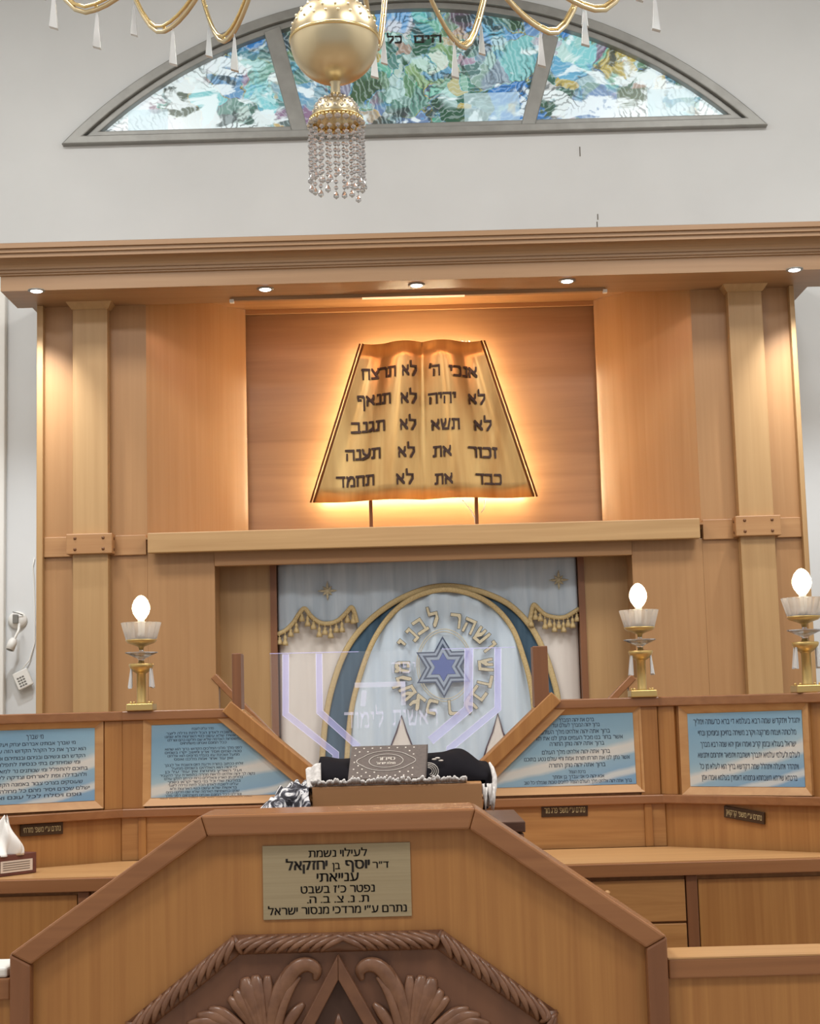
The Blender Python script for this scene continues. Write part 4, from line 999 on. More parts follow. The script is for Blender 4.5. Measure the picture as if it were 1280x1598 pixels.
# plain stile boards stand between the posters and the frame mouldings
for fr, p0, p1, t in ((FC, 192, 226, PL_), (FL, 161, 189, PL_), (FC, 998, 1028, PR_), (FR, 1032, 1058, PR_)):
    a0, a1 = along(fr, p0, 1180)[0], along(fr, p1, 1180)[0]
    MB().fbox(fr, a0, a1, 0, .014, ZL1, ZTB).build('stile_board', M['pine'], t, bevel=.002)
# small engraved nameplates on the boards
def nameplate(fr, corners, lab, text):
    P = [along(fr, *c) for c in corners]
    t = thing('nameplate', lab, 'nameplate', fr(P[3][0], 0, P[3][1]), 'engraved brown nameplates')
    MB().prism(P, .006 if fr is FC else 0, .011, fr).build('engraved_plate', M['plate_brown'], t, bevel=.001)
    o, ux = Vector(P[3]), Vector(P[2]) - Vector(P[3]); uz = Vector(P[0]) - Vector(P[3])
    L, H = ux.length, uz.length
    def fn(a, u, d):
        q = o + ux*(a/L) + uz*(u/H)
        return fr(q.x, .0115, q.y)
    mb = MB(); text_sans(mb, text, fn, L/2, H*.3, H*.42, L*.88)
    mb.build('nameplate_lettering', M['plate_letter'], t)
nameplate(FL, [(31, 1287), (97, 1282.5), (97, 1301), (31, 1305.5)], 'brown engraved nameplate on the angled board behind the tissue box', 'נתרם ע״י משפ׳ מזרחי')
nameplate(FC, [(845, 1255.5), (917, 1253.5), (917, 1273), (845, 1275)], 'brown engraved nameplate on the straight board above the desk drawers', 'נתרם ע״י משפ׳ פרג מור')
nameplate(FR, [(1132, 1257), (1195, 1268), (1195, 1286.5), (1132, 1275)], 'tilted brown engraved nameplate below the six-line prayer poster', 'נתרם ע״י משפ׳ קרקואן')

# ------------------------------------------------------------------ edge-lit acrylic menorah sign standing in the V opening
acr = mat('clear_acrylic_sheet', (236, 240, 250), .02, 0.0, **{'Alpha': .045})
edge = mat('edge_lit_acrylic', (200, 200, 245), .2, 0.0, **{'Alpha': .34})
b_ = edge.node_tree.nodes['Principled BSDF']; b_.inputs['Emission Color'].default_value = lin((190, 186, 236)); b_.inputs['Emission Strength'].default_value = .30
etch = mat('etched_acrylic', (226, 226, 244), .3, 0.0, **{'Alpha': .38})
b_ = etch.node_tree.nodes['Principled BSDF']; b_.inputs['Emission Color'].default_value = lin((216, 214, 246)); b_.inputs['Emission Strength'].default_value = .3
men = thing('menorah_sign', 'clear edge-lit acrylic sign with engraved menorah branches between the sloping rails', 'sign', (X(612, 1190, YP), YP, Z(612, 1190, YP)))
YM = YP + .03
poly = [at(421, 1020, YM), at(804, 1010, YM), at(806, 1128, YM), at(745, 1180, YM), at(745, 1205, YM), at(490, 1210, YM), at(478, 1182, YM), at(424, 1140, YM)]
MB().prism([(p.x, p.z) for p in poly], YM+.006, YM).build('acrylic_sheet', acr, men)
MB().tube([at(421, 1020, YM), at(560, 1017, YM)], .0018, 6).build('lit_edge', edge, men)
MB().tube([at(690, 1013, YM), at(804, 1010, YM)], .0018, 6).build('lit_edge', edge, men)
def branch(pts, w=9.5):
    P = [at(a, b, YM-.003) for a, b in pts]
    w2 = w/2*YM/F
    L, R = [], []
    for i, p in enumerate(P):
        d0 = (p - P[i-1]).normalized() if i else (P[1]-p).normalized()
        d1 = (P[i+1]-p).normalized() if i < len(P)-1 else d0
        d = (d0+d1).normalized(); nn = Vector((-d.z, 0, d.x))
        k = w2/max(.5, nn.dot(Vector((-d1.z, 0, d1.x))))
        L.append(p + nn*k); R.append(p - nn*k)
    br = None
    mb = MB()
    for i in range(len(P)-1):
        mb.prism([(q.x, q.z) for q in (L[i], L[i+1], R[i+1], R[i])], YM, YM-.004)
    br = mb.build('menorah_branch', edge, men)
    mb = MB()
    for side in (L, R): mb.tube([(q.x, YM-.005, q.z) for q in side], .0014, 6)
    mb.build('branch_edge', etch, br)
branch([(446, 1021), (446, 1114), (524, 1176), (524, 1192)]); branch([(498, 1020), (499, 1111), (560, 1166)])
branch([(777, 1012), (777, 1106), (702, 1168), (702, 1186)], 10); branch([(732, 1013), (731, 1106), (672, 1156)], 13)
mb = MB()
def fnm(a, u, d): return Vector((a, YM-.003-d, u))
text_nib(mb, 'ה', fnm, X(548, 1090, YM), X(642, 1090, YM), Z(600, 1101, YM), 36*YM/F, nw=.3, nh=1.1)
text_nib(mb, 'לימוד', fnm, X(537, 1130, YM), X(600, 1130, YM), Z(565, 1136, YM), 25*YM/F, nw=.35, nh=.9)
text_nib(mb, 'ראשית', fnm, X(612, 1130, YM), X(684, 1130, YM), Z(650, 1132, YM), 25*YM/F, nw=.35, nh=.9)
text_nib(mb, 'יפה', fnm, X(610, 1040, YM), X(650, 1040, YM), Z(630, 1051, YM), 18*YM/F, nw=.3, nh=.7)
mb.build('etched_lettering', etch, men)

# ------------------------------------------------------------------ long desks and the cabinets under them
YK = 5.43
ZK = ZC - .048
def desk(poly, lab):
    V = [(x, y, ZC) for x, y in poly] + [(x, y, ZC-.02) for x, y in poly]
    n = len(poly)
    t = thing('long_desk', lab, 'desk', (sum(p[0] for p in poly)/n, YK, ZC-.05), 'long pine desks')
    mb = MB(); mb.add(V, [tuple(range(n)), tuple(range(2*n-1, n-1, -1))] + [(i, i+n, (i+1) % n+n, (i+1) % n) for i in range(n)])
    mb.build('top_board', M['worktop'], t)
    xs = [p[0] for p in poly if p[1] < YK + .05]
    MB().box(min(xs), max(xs), YK-.012, YK+.02, ZK, ZC-.003).build('front_edge', M['rail'], t, bevel=.003)
wl2 = FL(-WL+.04, .032, 0); wr2 = FR(WRg-.04, .032, 0)
dL = [(wl2.x, YK), (X(470, 1340, YK), YK), (X(470, 1340, YK), YP-.034), (BL+.01, YP-.034), FL(-.42, .036, 0)[:2], (wl2.x, max(YK+.02, FL(-WL+.04, .036, 0).y))]
dR = [(X(800, 1340, YK), YK), (wr2.x, YK), (wr2.x, max(YK+.02, FR(WRg-.04, .036, 0).y)), FR(.5, .036, 0)[:2], (BR-.01, YP-.034), (X(800, 1340, YK), YP-.034)]
desk(dL, 'long pine desk top under the tissue box, with dark front edge')
desk(dR, 'long pine desk top above the drawers, with dark front edge')
YKF = YK + .012
def slope_x(px, py): return X(px, py, YKF)
cabL = thing('desk_cabinet', 'pine cabinet with dark upright under the desk holding the tissue box', 'cabinet', (X(60, 1440, YKF), YKF, 0), 'cabinets below the desks')
x0, xa, xb, x1 = -1.58, slope_x(122, 1440), slope_x(140, 1440), X(460, 1440, YKF)
MB().box(x0, x1, YKF+.012, YKF+.1, 0, ZK-.001).build('cabinet_body', M['pine'], cabL)
MB().box(x0+.02, xa-.003, YKF, YKF+.012, .08, ZK-.012).build('door_panel', M['pine'], cabL, bevel=.003)
MB().box(xa, xb, YKF-.006, YKF+.012, 0, ZK-.001).build('upright', M['rail_v'], cabL, bevel=.003)
MB().box(xb+.005, x1, YKF, YKF+.012, .08, ZK-.02).build('door_panel', M['pine'], cabL, bevel=.003)
cabR = thing('drawer_cabinet', 'pine drawer unit under the desk beside the octagonal bimah', 'cabinet', (X(970, 1440, YKF), YKF, 0), 'cabinets below the desks')
xd0, xd1, xp1 = X(810, 1440, YKF), slope_x(1072, 1420), slope_x(1090, 1420)
MB().box(xd0, xd1, YKF+.012, YKF+.1, 0, ZK-.001).build('cabinet_body', M['pine'], cabR)
zd = Z(1000, 1441, YKF)
d1 = MB().box(xd0+.01, xd1-.003, YKF-.004, YKF+.012, zd+.004, ZK-.014).build('drawer_front', M['pine_h'], cabR, bevel=.003)
MB().box(xd0+.01, xd1-.003, YKF-.004, YKF+.012, zd-.22, zd-.003).build('drawer_front', M['pine_h'], cabR, bevel=.003)
MB().box(xd0+.01, xd1-.003, YKF-.004, YKF+.012, .05, zd-.226).build('drawer_front', M['pine_h'], cabR, bevel=.003)
kp = at(948, 1393, YKF-.02)
MB().lathe((kp.x, YKF-.018, kp.z), [(.004, -.01), (.010, -.006), (.011, .002), (.004, .008)], 14).build('knob', M['pine_pale'], d1)
cabP = thing('panel_cabinet', 'pine cabinet with wide plain panel under the desk beside the drawer unit', 'cabinet', (X(1190, 1440, YKF), YKF, 0), 'cabinets below the desks')
MB().box(xd1+.001, xp1, YKF-.006, YKF+.1, 0, ZK-.001).build('upright', M['rail_v'], cabP, bevel=.003)
MB().box(xp1+.003, 1.52, YKF, YKF+.012, .05, ZK-.016).build('wide_panel', M['pine'], cabP, bevel=.003)
MB().box(xp1, 1.52, YKF+.012, YKF+.1, 0, ZK-.001).build('cabinet_body', M['pine'], cabP)
# ------------------------------------------------------------------ crystal candle lamps on the cap rails
def candle(px, py, Yd, lab, top_py, z0=None):
    p = at(px, py, Yd)
    z = ZT if z0 is None else z0
    k = abs(at(px, top_py, Yd).z - p.z)/.458       # lamp height scale from its picture height
    c = Vector((p.x, Yd, z))
    t = thing('candle_lamp', lab, 'lamp', c, 'crystal candle lamps')
    def L(prof): return [(r*k, h*k) for r, h in prof]
    mb = MB()
    mb.box(c.x-.052*k, c.x+.052*k, c.y-.052*k, c.y+.052*k, z+.0005, z+.028*k)
    bs = mb.build('base', M['lamp_brass'], t, bevel=.003)
    mb = MB()
    for sx in (-1, 1):
        for sy in (-1, 1): mb.ball((c.x+sx*.036*k, c.y+sy*.036*k, z+.032*k), .0055*k, 8, 6)
    mb.build('base_stud', M['lamp_brass'], bs)
    MB().lathe(c, L([(.022, .026), (.0185, .034), (.0185, .145), (.022, .148), (.025, .152)]), 20).build('column', M['lamp_brass'], t)
    MB().lathe(c, L([(.025, .150), (.033, .156), (.046, .170), (.050, .182), (.047, .186), (.014, .188), (.010, .200)]), 24).build('collar_cup', M['lamp_brass'], t)
    MB().lathe(c, L([(.010, .196), (.013, .204), (.022, .209), (.066, .228), (.066, .231), (.024, .231), (.009, .235), (.008, .244)]), 12, smooth=False).build('crystal_disc', M['crystal'], t)
    MB().lathe(c, L([(.009, .240), (.011, .252), (.03, .260), (.054, .268), (.062, .277), (.062, .281)]), 28).build('cup_saucer', M['lamp_brass'], t)
    # pleated crystal cup
    mb = MB(); n = 32; V = []; Fs = []
    prof = [(.060, .281), (.066, .310), (.076, .347), (.078, .349), (.073, .349), (.062, .310), (.054, .286)]
    for j, (r, h) in enumerate(prof):
        for i in range(n):
            a = 2*PI*i/n
            rr = r*(1 + (.05 if i % 2 else -.045)*(1 if j in (1, 2) else .3))
            V.append(c + Vector((rr*k*math.cos(a), rr*k*math.sin(a), h*k)))
    for j in range(len(prof)-1):
        for i in range(n):
            q = (i+1) % n
            Fs.append((j*n+i, j*n+q, (j+1)*n+q, (j+1)*n+i))
    Fs.append(tuple(range((len(prof)-1)*n, len(prof)*n))); Fs.append(tuple(range(n-1, -1, -1)))
    mb.add(V, Fs, False); mb.build('crystal_cup', M['frost'], t)
    MB().lathe(c, L([(.018, .286), (.015, .296), (.014, .360), (.012, .362)]), 16).build('candle_sleeve', M['white_plastic'], t)
    bl = MB().lathe(c, L([(.012, .360), (.019, .367), (.031, .385), (.036, .403), (.035, .418), (.027, .438), (.016, .451), (.007, .457), (.002, .458)]), 20).build('bulb', M['bulb'], t)
    bl.visible_shadow = True
    for a in (-.10, PI+.10):
        for da in (-.30, .30):
            q = c + Vector((.041*k*math.cos(a+da), .041*k*math.sin(a+da), .168*k))
            o = Vector((math.cos(a+da), math.sin(a+da), 0)); sd = Vector((-o.y, o.x, 0))
            mb = MB(); V = []
            for (h, w) in ((0, .004), (-.075, .0105)):
                for e1, e2 in ((-1,-1), (1,-1), (1,1), (-1,1)):
                    V.append(q + o*(e1*w*.55*k + (.006*k if h else 0)) + sd*(e2*w*k) + Vector((0, 0, (h - (.006 if h and e2 > 0 else 0))*k)))
            mb.hexa([V[4], V[5], V[6], V[7], V[0], V[1], V[2], V[3]])
            mb.build('crystal_pendant', M['drop'], t, bevel=.0012)
            MB().tube([q + Vector((0, 0, 0)), q + Vector((0, 0, .012*k))], .0012*k, 6).build('pendant_hook', M['lamp_brass'], t)
    light('candle_glow', 'POINT', (c.x, c.y-.0, z+.405*k), 3.6, (1.0, .72, .42), None, None, shadow_soft_size=.03)
    return t
candle(221, 1109, YP+.01, 'crystal and brass candle lamp standing nearest the wall flex socket', 929)
candle(1003, 1089, YP+.01, 'crystal and brass candle lamp above the slant-cornered blue poster', 911)
candle(1261.5, 1083, 5.66, 'crystal and brass candle lamp cut by the frame edge, above the six-line poster', 889)

# ------------------------------------------------------------------ wall socket with a flex lamp and a hanging adapter box on the white wall
YS2 = YW
c = at(28, 968, YS2)
t = thing('wall_socket_lamp', 'white round wall rose with bent arm spotlight on the plaster beside the ark', 'lamp', c)
MB().ball((c.x, c.y-.005, c.z), (.058, .03, .052), 20, 12).build('wall_rose', M['white_plastic'], t)
MB().box(c.x-.02, c.x+.012, c.y-.05, c.y-.03, c.z-.02, c.z+.032).build('bracket', M['grey_plastic'], t, bevel=.003)
MB().tube([at(30, 974, YS2-.06), at(29, 984, YS2-.10), at(24, 994, YS2-.11), at(21, 1000, YS2-.11)], .008, 8).build('bent_arm', M['white_plastic'], t)
h0, h1 = at(22, 997, YS2-.11), at(15, 1014, YS2-.13)
hd = MB().tube([h0, h0*.7+h1*.3, h1], [.018, .026, .026], 14).build('lamp_head', M['white_plastic'], t)
dd = (h1-h0).normalized()
MB().tube([h1 - dd*.001, h1 + dd*.003], [.022, .018], 14).build('lamp_mouth', M['grey_plastic'], hd)
MB().tube([at(20, 955, YS2-.03), at(28, 957, YS2-.05), at(36, 960, YS2-.03)], .003, 6).build('loose_wire', M['grey_plastic'], t)
c = at(37, 1060, YS2-.02)
t = thing('adapter_box', 'white power adapter with printed label hanging by its cord on the plaster', 'adapter', c)
R_ = Matrix.Rotation(math.radians(-24), 3, 'Y')
def rot(a, b, d): return c + R_ @ Vector((a, 0, b)) + Vector((0, -d, 0))
mb = MB(); w, h = .046, .052
mb.hexa([rot(-w, -h, .03), rot(w, -h, .03), rot(w, -h, 0), rot(-w, -h, 0), rot(-w, h, .03), rot(w, h, .03), rot(w, h, 0), rot(-w, h, 0)])
mb.build('adapter_case', M['white_plastic'], t, bevel=.006)
mb = MB()
for k in range(4):
    for j in range(3):
        a0, b0 = -.030 + j*.016, .018 - k*.016
        mb.flat_poly([rot(a0, b0, .0308), rot(a0+.013, b0, .0308), rot(a0+.013, b0-.010, .0308), rot(a0, b0-.010, .0308)])
mb.build('printed_label', M['grey_plastic'], t)
MB().tube([rot(.01, h, .015), at(46, 1030, YW-.015), at(54, 1003, YW-.012), at(54, 960, YW-.012), at(53, 900, YW-.012), at(51, 884, YW-.012), at(54, 870, YW-.012)], .0035, 6).build('cord', M['white_plastic'], t)

# ------------------------------------------------------------------ bimah: octagonal front with carved panel
bim = thing('bimah_front', 'large octagonal pine bimah front with dark moulding and carved walnut panel', 'bimah', (X(528, 1450, YB), YB, 0))
O = [at(*p, YB) for p in ((15, 1486), (313, 1272), (742, 1262), (1041, 1464))]
xc = (O[0].x + O[3].x)/2; hw = (O[3].x - O[0].x)/2; tw = (O[2].x - O[1].x)/2; xt = (O[1].x + O[2].x)/2
zt_, zs_ = (O[1].z + O[2].z)/2, (O[0].z + O[3].z)/2
out = [(xc-hw, 0), (xc-hw, zs_), (xt-tw, zt_), (xt+tw, zt_), (xc+hw, zs_), (xc+hw, 0)]
mw = .052
sl = math.atan2(zt_-zs_, hw-tw)
def inset(w):
    k = w*math.tan(sl/2); kk = w*math.tan((PI/2-sl)/2)
    return [(xc-hw+w, 0), (xc-hw+w, zs_-kk), (xt-tw+k, zt_-w), (xt+tw-k, zt_-w), (xc+hw-w, zs_-kk), (xc+hw-w, 0)]
inn = inset(mw)
names = ['side_moulding', 'slope_moulding', 'top_moulding', 'slope_moulding', 'side_moulding']
for i in range(5):
    m_ = M['rail_v'] if i in (0, 4) else M['rail']
    MB().prism([out[i], out[i+1], inn[i+1], inn[i]], YB+.24, YB-.002).build(names[i], m_, bim, bevel=.006)
ip = inset(mw-.01)
MB().prism(ip, YB+.06, YB+.03).build('front_panel', M['pine'], bim)
# brass dedication plaque on the front
YPl = YB + .03
P = [at(*q, YPl) for q in ((411, 1319), (641, 1315), (642, 1430), (410, 1435))]
px0, px1 = (P[0].x+P[3].x)/2, (P[1].x+P[2].x)/2; pz1, pz0 = (P[0].z+P[1].z)/2, (P[2].z+P[3].z)/2
plq = thing('dedication_plaque', 'brass dedication plaque with six engraved lines on the bimah front', 'plaque', ((px0+px1)/2, YPl, pz0))
MB().box(px0, px1, YPl-.004, YPl, pz0, pz1).build('brass_sheet', M['brass_plate'], plq, bevel=.001)
mb = MB()
for s, a, b2, yb, h in (('לעילוי נשמת', 482, 573, 1336.5, 10), ('ענייאתי', 495, 560, 1375, 12.5), ('נפטר כ׳ז בשבט', 470, 585, 1392.5, 10.5), ('ת. נ. צ. ב. ה.', 480, 576, 1408, 10), ('נתרם ע״י מרדכי מנסור ישראל', 419, 635, 1425, 10.5)):
    p, q = at(a, yb, YPl), at(b2, yb, YPl)
    text_sans(mb, s, lambda a, u, d: Vector((a, YPl-.0048, u)), (p.x+q.x)/2, (p.z+q.z)/2, h*YPl/F, q.x-p.x, bold=.035)
for s, a, b2, h, bd in (('ד״ר', 582, 607, 9.5, .03), ('יוסף', 540, 577, 13, .06), ('בן', 519, 531, 9.5, .03), ('יחזקאל', 447, 511, 13.5, .06)):
    p, q = at(a, 1356, YPl), at(b2, 1356, YPl)
    text_sans(mb, s, lambda a, u, d: Vector((a, YPl-.0048, u)), (p.x+q.x)/2, Z(527, 1356, YPl), h*YPl/F, q.x-p.x, bold=bd)
mb.build('engraved_lettering', M['ink'], plq)
# carved panel
YCv = YB + .03
C = [at(*p, YCv) for p in ((197, 1599), (365, 1459), (690, 1450), (869, 1574))]
cxm = (C[0].x + C[3].x)/2; chw = (C[3].x - C[0].x)/2; ctw = (C[2].x - C[1].x)/2; cxt = (C[1].x+C[2].x)/2
czt = (C[1].z + C[2].z)/2; czs = (C[0].z + C[3].z)/2; czb = czs - .30
dz = czt - czs
ocw = [(cxm-chw, czs), (cxt-ctw, czt), (cxt+ctw, czt), (cxm+chw, czs), (cxm+chw, czb), (cxt+ctw, czb-dz), (cxt-ctw, czb-dz), (cxm-chw, czb)]
MB().prism(ocw, YCv+.0, YCv-.012).build('carved_ground', M['carved_bg'], bim)
# rope-leaf frame: rounded bed with rows of slanting leaves
n = 8
fw_ = .046
ctr = Vector((cxm, (czt + czb-dz)/2))
for i in range(n):
    a, b2 = Vector(ocw[i]), Vector(ocw[(i+1) % n])
    if i in (4, 5, 6): pass
    d = (b2-a).normalized(); nn = Vector((-d.y, d.x))
    if nn.dot(ctr-a) < 0: nn = -nn
    L = (b2-a).length
    mb = MB()
    q0, q1 = a + nn*fw_*.5, b2 + nn*fw_*.5
    mb.tube([(q0.x-d.x*.004, YCv-.010, q0.y-d.y*.004), (q1.x+d.x*.004, YCv-.010, q1.y+d.y*.004)], fw_*.52, 14, flat=.52, up=(0, 1, 0))
    fo = mb.build('frame_bed', M['carved'], bim)
    cnt = int(L/.027)
    mb = MB()
    for k in range(cnt):
        s = (k+.5)/cnt
        dirn = 1 if (s > .5 and i in (1, 5)) else (-1 if i in (1, 5) else (1 if i in (2, 3, 4) else -1))
        m0 = a + d*(L*s)
        pts, rs = [], []
        for j in range(8):
            w = j/7
            across = fw_*(.06 + .88*w)
            al = dirn*(.085*(w-.5) + .016*math.sin(w*PI))
            if i in (1, 5) or True:
                g_ = min(max((m0-a).dot(d) + al, across*.414+.004), L-across*.414-.004)
                q = a + d*g_ + nn*across
            hgt = .012 + .0185*math.sin(PI*(.08+.84*w))
            pts.append((q.x, YCv-hgt, q.y)); rs.append(.0035 + .0045*math.sin(PI*(.1+.85*w)))
        mb.tube(pts, rs, 7)
    mb.build('carved_leaves', M['carved_hi'], fo)
# star triangle and acanthus leaves
ap = at(528, 1488, YCv-.02); la = at(448, 1640, YCv-.02); ra = at(612, 1637, YCv-.02)
zb_ = (la.z+ra.z)/2
mb = MB()
def tri(s):
    g = Vector(((la.x+ra.x)/2, (ap.z+2*zb_)/3))
    return [Vector((ap.x, ap.z)), Vector((ra.x, zb_)), Vector((la.x, zb_))] if s == 1 else [g + (Vector(q)-g)*s for q in ((ap.x, ap.z), (ra.x, zb_), (la.x, zb_))]
A3, B3 = tri(1), tri(.60)
for k in range(3):
    j = (k+1) % 3
    mb.prism([A3[k], A3[j], B3[j], B3[k]], YCv-.012, YCv-.034)
mb.build('carved_triangle', M['carved'], bim, bevel=.003)
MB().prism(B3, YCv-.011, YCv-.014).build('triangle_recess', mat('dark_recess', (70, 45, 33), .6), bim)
fb = at(529, 1590, YCv)
MB().lathe((fb.x, YCv-.014, fb.z-.03), [(.004, -.05), (.018, -.02), (.020, .0), (.010, .025), (.002, .045)], 12, sy=.6).build('carved_bud', M['carved'], bim)
def lobe(mb, pts, rs, lift):
    P = [at(px, py, YCv) for px, py in pts]
    mm = len(P); V = []
    for i, p in enumerate(P):
        V.append(Vector((p.x, YCv - lift - .010*math.sin(PI*i/(mm-1)), p.z)))
    # smooth the spine
    S_ = []
    for i in range(mm-1):
        p0, p1, p2, p3 = V[max(i-1,0)], V[i], V[i+1], V[min(i+2,mm-1)]
        for k in range(4):
            t_ = k/4
            S_.append((.5*((2*p1)+(p2-p0)*t_+(2*p0-5*p1+4*p2-p3)*t_*t_+(3*p1-p0-3*p2+p3)*t_**3), rs[i]+(rs[i+1]-rs[i])*t_))
    S_.append((V[-1], rs[-1]))
    mb.tube([q for q, _ in S_], [r_*YCv/F for _, r_ in S_], 8, flat=.55, up=(0, 1, 0))
def leaf(sgn):
    # mirrored about the apex; photo offsets from the centre line x = 529
    def mir(pts): return [(529 + sgn*a, b) for a, b in pts]
    mb = MB()
    lobe(mb, mir([(105, 1650), (98, 1582), (84, 1536), (66, 1509), (47, 1503), (34, 1513), (36, 1528)]), [10, 12, 13, 12, 11, 9, 4], .013)
    lobe(mb, mir([(101, 1650), (92, 1590), (76, 1545), (60, 1522)]), [6, 7, 6, 3], .019)
    lobe(mb, mir([(110, 1650), (103, 1582), (92, 1538), (78, 1505)]), [8, 10, 9, 2], .016)
    lobe(mb, mir([(95, 1650), (82, 1602), (67, 1578), (54, 1565)]), [8, 10, 9, 4], .011)
    mb.build('scroll_leaf', M['carved_hi'], bim)
    mb = MB()
    for (tx_, ty_, w) in ((111, 1521, 10), (130, 1521, 13), (147, 1525, 14), (160, 1544, 12), (171, 1556, 9)):
        lobe(mb, mir([(108, 1650), (108+(tx_-108)*.35, 1604), (108+(tx_-108)*.8, 1560+(ty_-1545)*.6), (tx_, ty_)]), [5, w*.7, w, w*.5], .012)
    for (tx_, ty_) in ((121, 1524), (139, 1524), (153, 1536)):
        lobe(mb, mir([(108, 1650), (108+(tx_-108)*.35, 1604), (108+(tx_-108)*.8, 1562+(ty_-1545)*.6), (tx_, ty_)]), [2, 3.5, 4, 1], .019)
    mb.build('fan_leaf', M['carved_hi'], bim)
    mb = MB()
    for (tx_, ty_, w) in ((203, 1573, 9), (220, 1583, 10), (236, 1597, 9)):
        lobe(mb, mir([(112, 1650), (112+(tx_-112)*.4, 1606), (112+(tx_-112)*.75, 1580+(ty_-1575)*.6), (tx_, ty_)]), [5, w, w, w*.4], .012)
    mb.build('side_leaf', M['carved_hi'], bim)
leaf(1); leaf(-1)

# ------------------------------------------------------------------ pews that run out from the bimah
YW2 = YB + .02
zr = Z(1150, 1494, YW2)
pr = thing('pew_rail', 'pine pew back with dark top rail, joined to the bimah beside the drawers', 'pew', (X(1180, 1500, YW2), YW2, 0), 'pew backs beside the bimah')
px_ = xc + hw + .004
MB().box(px_, px_+1.2, YW2, YW2+.16, zr-.048, zr).build('top_rail', M['rail'], pr, bevel=.004)
MB().box(px_, px_+1.2, YW2+.012, YW2+.05, 0, zr-.048).build('panel_board', M['pine'], pr)
MB().box(px_, px_+1.2, YW2+.0, YW2+.16, zr-.001, zr+.003).build('top_board', M['worktop'], pr)
pl = thing('pew_rail', 'pine pew back under the white box, at the bimah corner', 'pew', (X(-20, 1530, YW2), YW2, 0), 'pew backs beside the bimah')
px_ = xc - hw - .004; zr2 = Z(5, 1527, YW2)
MB().box(px_-1.0, px_, YW2, YW2+.16, zr2-.052, zr2).build('top_rail', M['rail'], pl, bevel=.004)
MB().box(px_-1.0, px_, YW2+.012, YW2+.05, 0, zr2-.052).build('panel_board', M['pine'], pl)
wb = at(12, 1527, YW2+.01)
t = thing('white_box', 'white rounded box edge lying on the pew beside the bimah corner', 'box', (wb.x-.09, YW2+.08, zr2))
MB().box(wb.x-.2, wb.x, YW2+.006, YW2+.15, zr2+.0005, zr2+.025).build('box_body', M['white_plastic'], t, bevel=.006)

# ------------------------------------------------------------------ reading desk on the bimah
YL = 4.55
lx0, lx1 = X(487, 1222, YL), X(752, 1222, YL)
zl1 = Z(620, 1225, YL)
lec = thing('reading_desk', 'brown reading desk on the bimah under velvet cloth and prayer book', 'lectern', ((lx0+lx1)/2, YL+.2, 0))
YLb = YL + .36; zlb = zl1 + .045
MB().hexa([(lx0,YL,zl1-.10),(lx1,YL,zl1-.10),(lx1,YLb,zl1-.10),(lx0,YLb,zl1-.10),(lx0,YL,zl1),(lx1,YL,zl1),(lx1,YLb,zlb),(lx0,YLb,zlb)]).build('desk_box', M['desk_box'], lec, bevel=.003)
sx1 = X(820, 1282, YL-.05); sx0 = 2*((lx0+lx1)/2) - sx1
zsf = Z(780, 1283, YL-.05)
zsh = zl1 - .10
MB().box(sx0, sx1, YL-.05, YLb+.1, zsf-.03, zsf).build('side_shelf', M['dark_shelf'], lec, bevel=.003)
MB().box(sx0+.01, sx1-.004, YL-.045, YLb+.08, 0, zsf-.034).build('desk_pedestal', M['rail_v'], lec, bevel=.004)
if zsh > zsf: MB().box(lx0+.01, lx1-.01, YL+.01, YLb-.01, zsf, zsh).build('desk_riser', M['desk_box'], lec)
# black velvet cloth rolled on the desk, hanging over one side
def top(y): return zl1 + (zlb-zl1)*(y-YL)/(YLb-YL)
cx0, cx1 = X(497, 1200, YL+.1), X(772, 1200, YL+.1)
def prof_h(u):                                   # height of the roll along the desk
    return .050 + .004*math.sin(u*9+1) - .006*math.exp(-((u-.25)/.2)**2) + .016*math.exp(-((u-.86)/.10)**2)
PATH = lx1 - cx0 - .002
def vel(u, v):
    th = PI*v
    y = YL + .155 - .125*math.cos(th)
    q = math.sin(th)**.7
    s = u*(PATH + .10)
    if s <= PATH:
        x = cx0 + s
        f = max(0, (s-PATH+.05)/.05)
        z = top(y) + .003 + (prof_h(s/PATH)*(1-.45*f*f))*q
        x += .010*f*f*q
    else:                                        # over the edge and down the side
        f = (s-PATH)/.10
        z = top(y) + .003 + prof_h(1)*.55*q*(1-f) - .085*f*f
        x = cx0 + PATH + (.010*q + .014) + .018*math.sin(min(f*2, 1)*PI/2)*q - .010*f*f
        if f < .12: x = cx0 + PATH + .010*q + .014*f/.12 + .018*math.sin(f*2*PI/2)*q
    z += .003*math.sin(x*60 + y*25)*math.sin(th)
    return (x, y, z)
vc = thing('velvet_cloth', 'black velvet cloth with white fringe lying over the reading desk', 'cloth', ((cx0+cx1)/2, YL+.15, zl1))
MB().grid(vel, 90, 24).build('cloth_body', M['black_cloth'], vc)
mb = MB()                                        # pale selvedge along the hanging end
E_ = [Vector(vel(.9 + .1*k/8, .16)) + Vector((.006, -.004, 0)) for k in range(9)]
mb.tube([at(764, 1190, YL+.06), at(768.5, 1199, YL+.045), at(772, 1212, YL+.03), at(772, 1228, YL+.02), at(769, 1243, YL+.01), at(766, 1256, YL+.005)], [.003, .006, .0075, .0075, .007, .004], 8)
mb.build('selvedge', M['white_fringe'], vc)
mb = MB()
rng = random.Random(3)
N = 58
for i in range(N):
    x = lx0 + .004 + (lx1 - lx0 - .05)*i/(N-1)
    a = rng.uniform(-.008, .008); h = rng.uniform(.010, .024)
    mb.tube([(x, YL+.012, zl1+.005), (x+a*.6, YL-.002, zl1+.008+h*.35), (x+a*1.2, YL-.010, zl1+.004+h*.85)], [.0050, .0062, .0034], 6)
mb.tube([(lx0+.002, YL+.012, zl1+.006), (lx1-.05, YL+.012, zl1+.006)], .0065, 6)
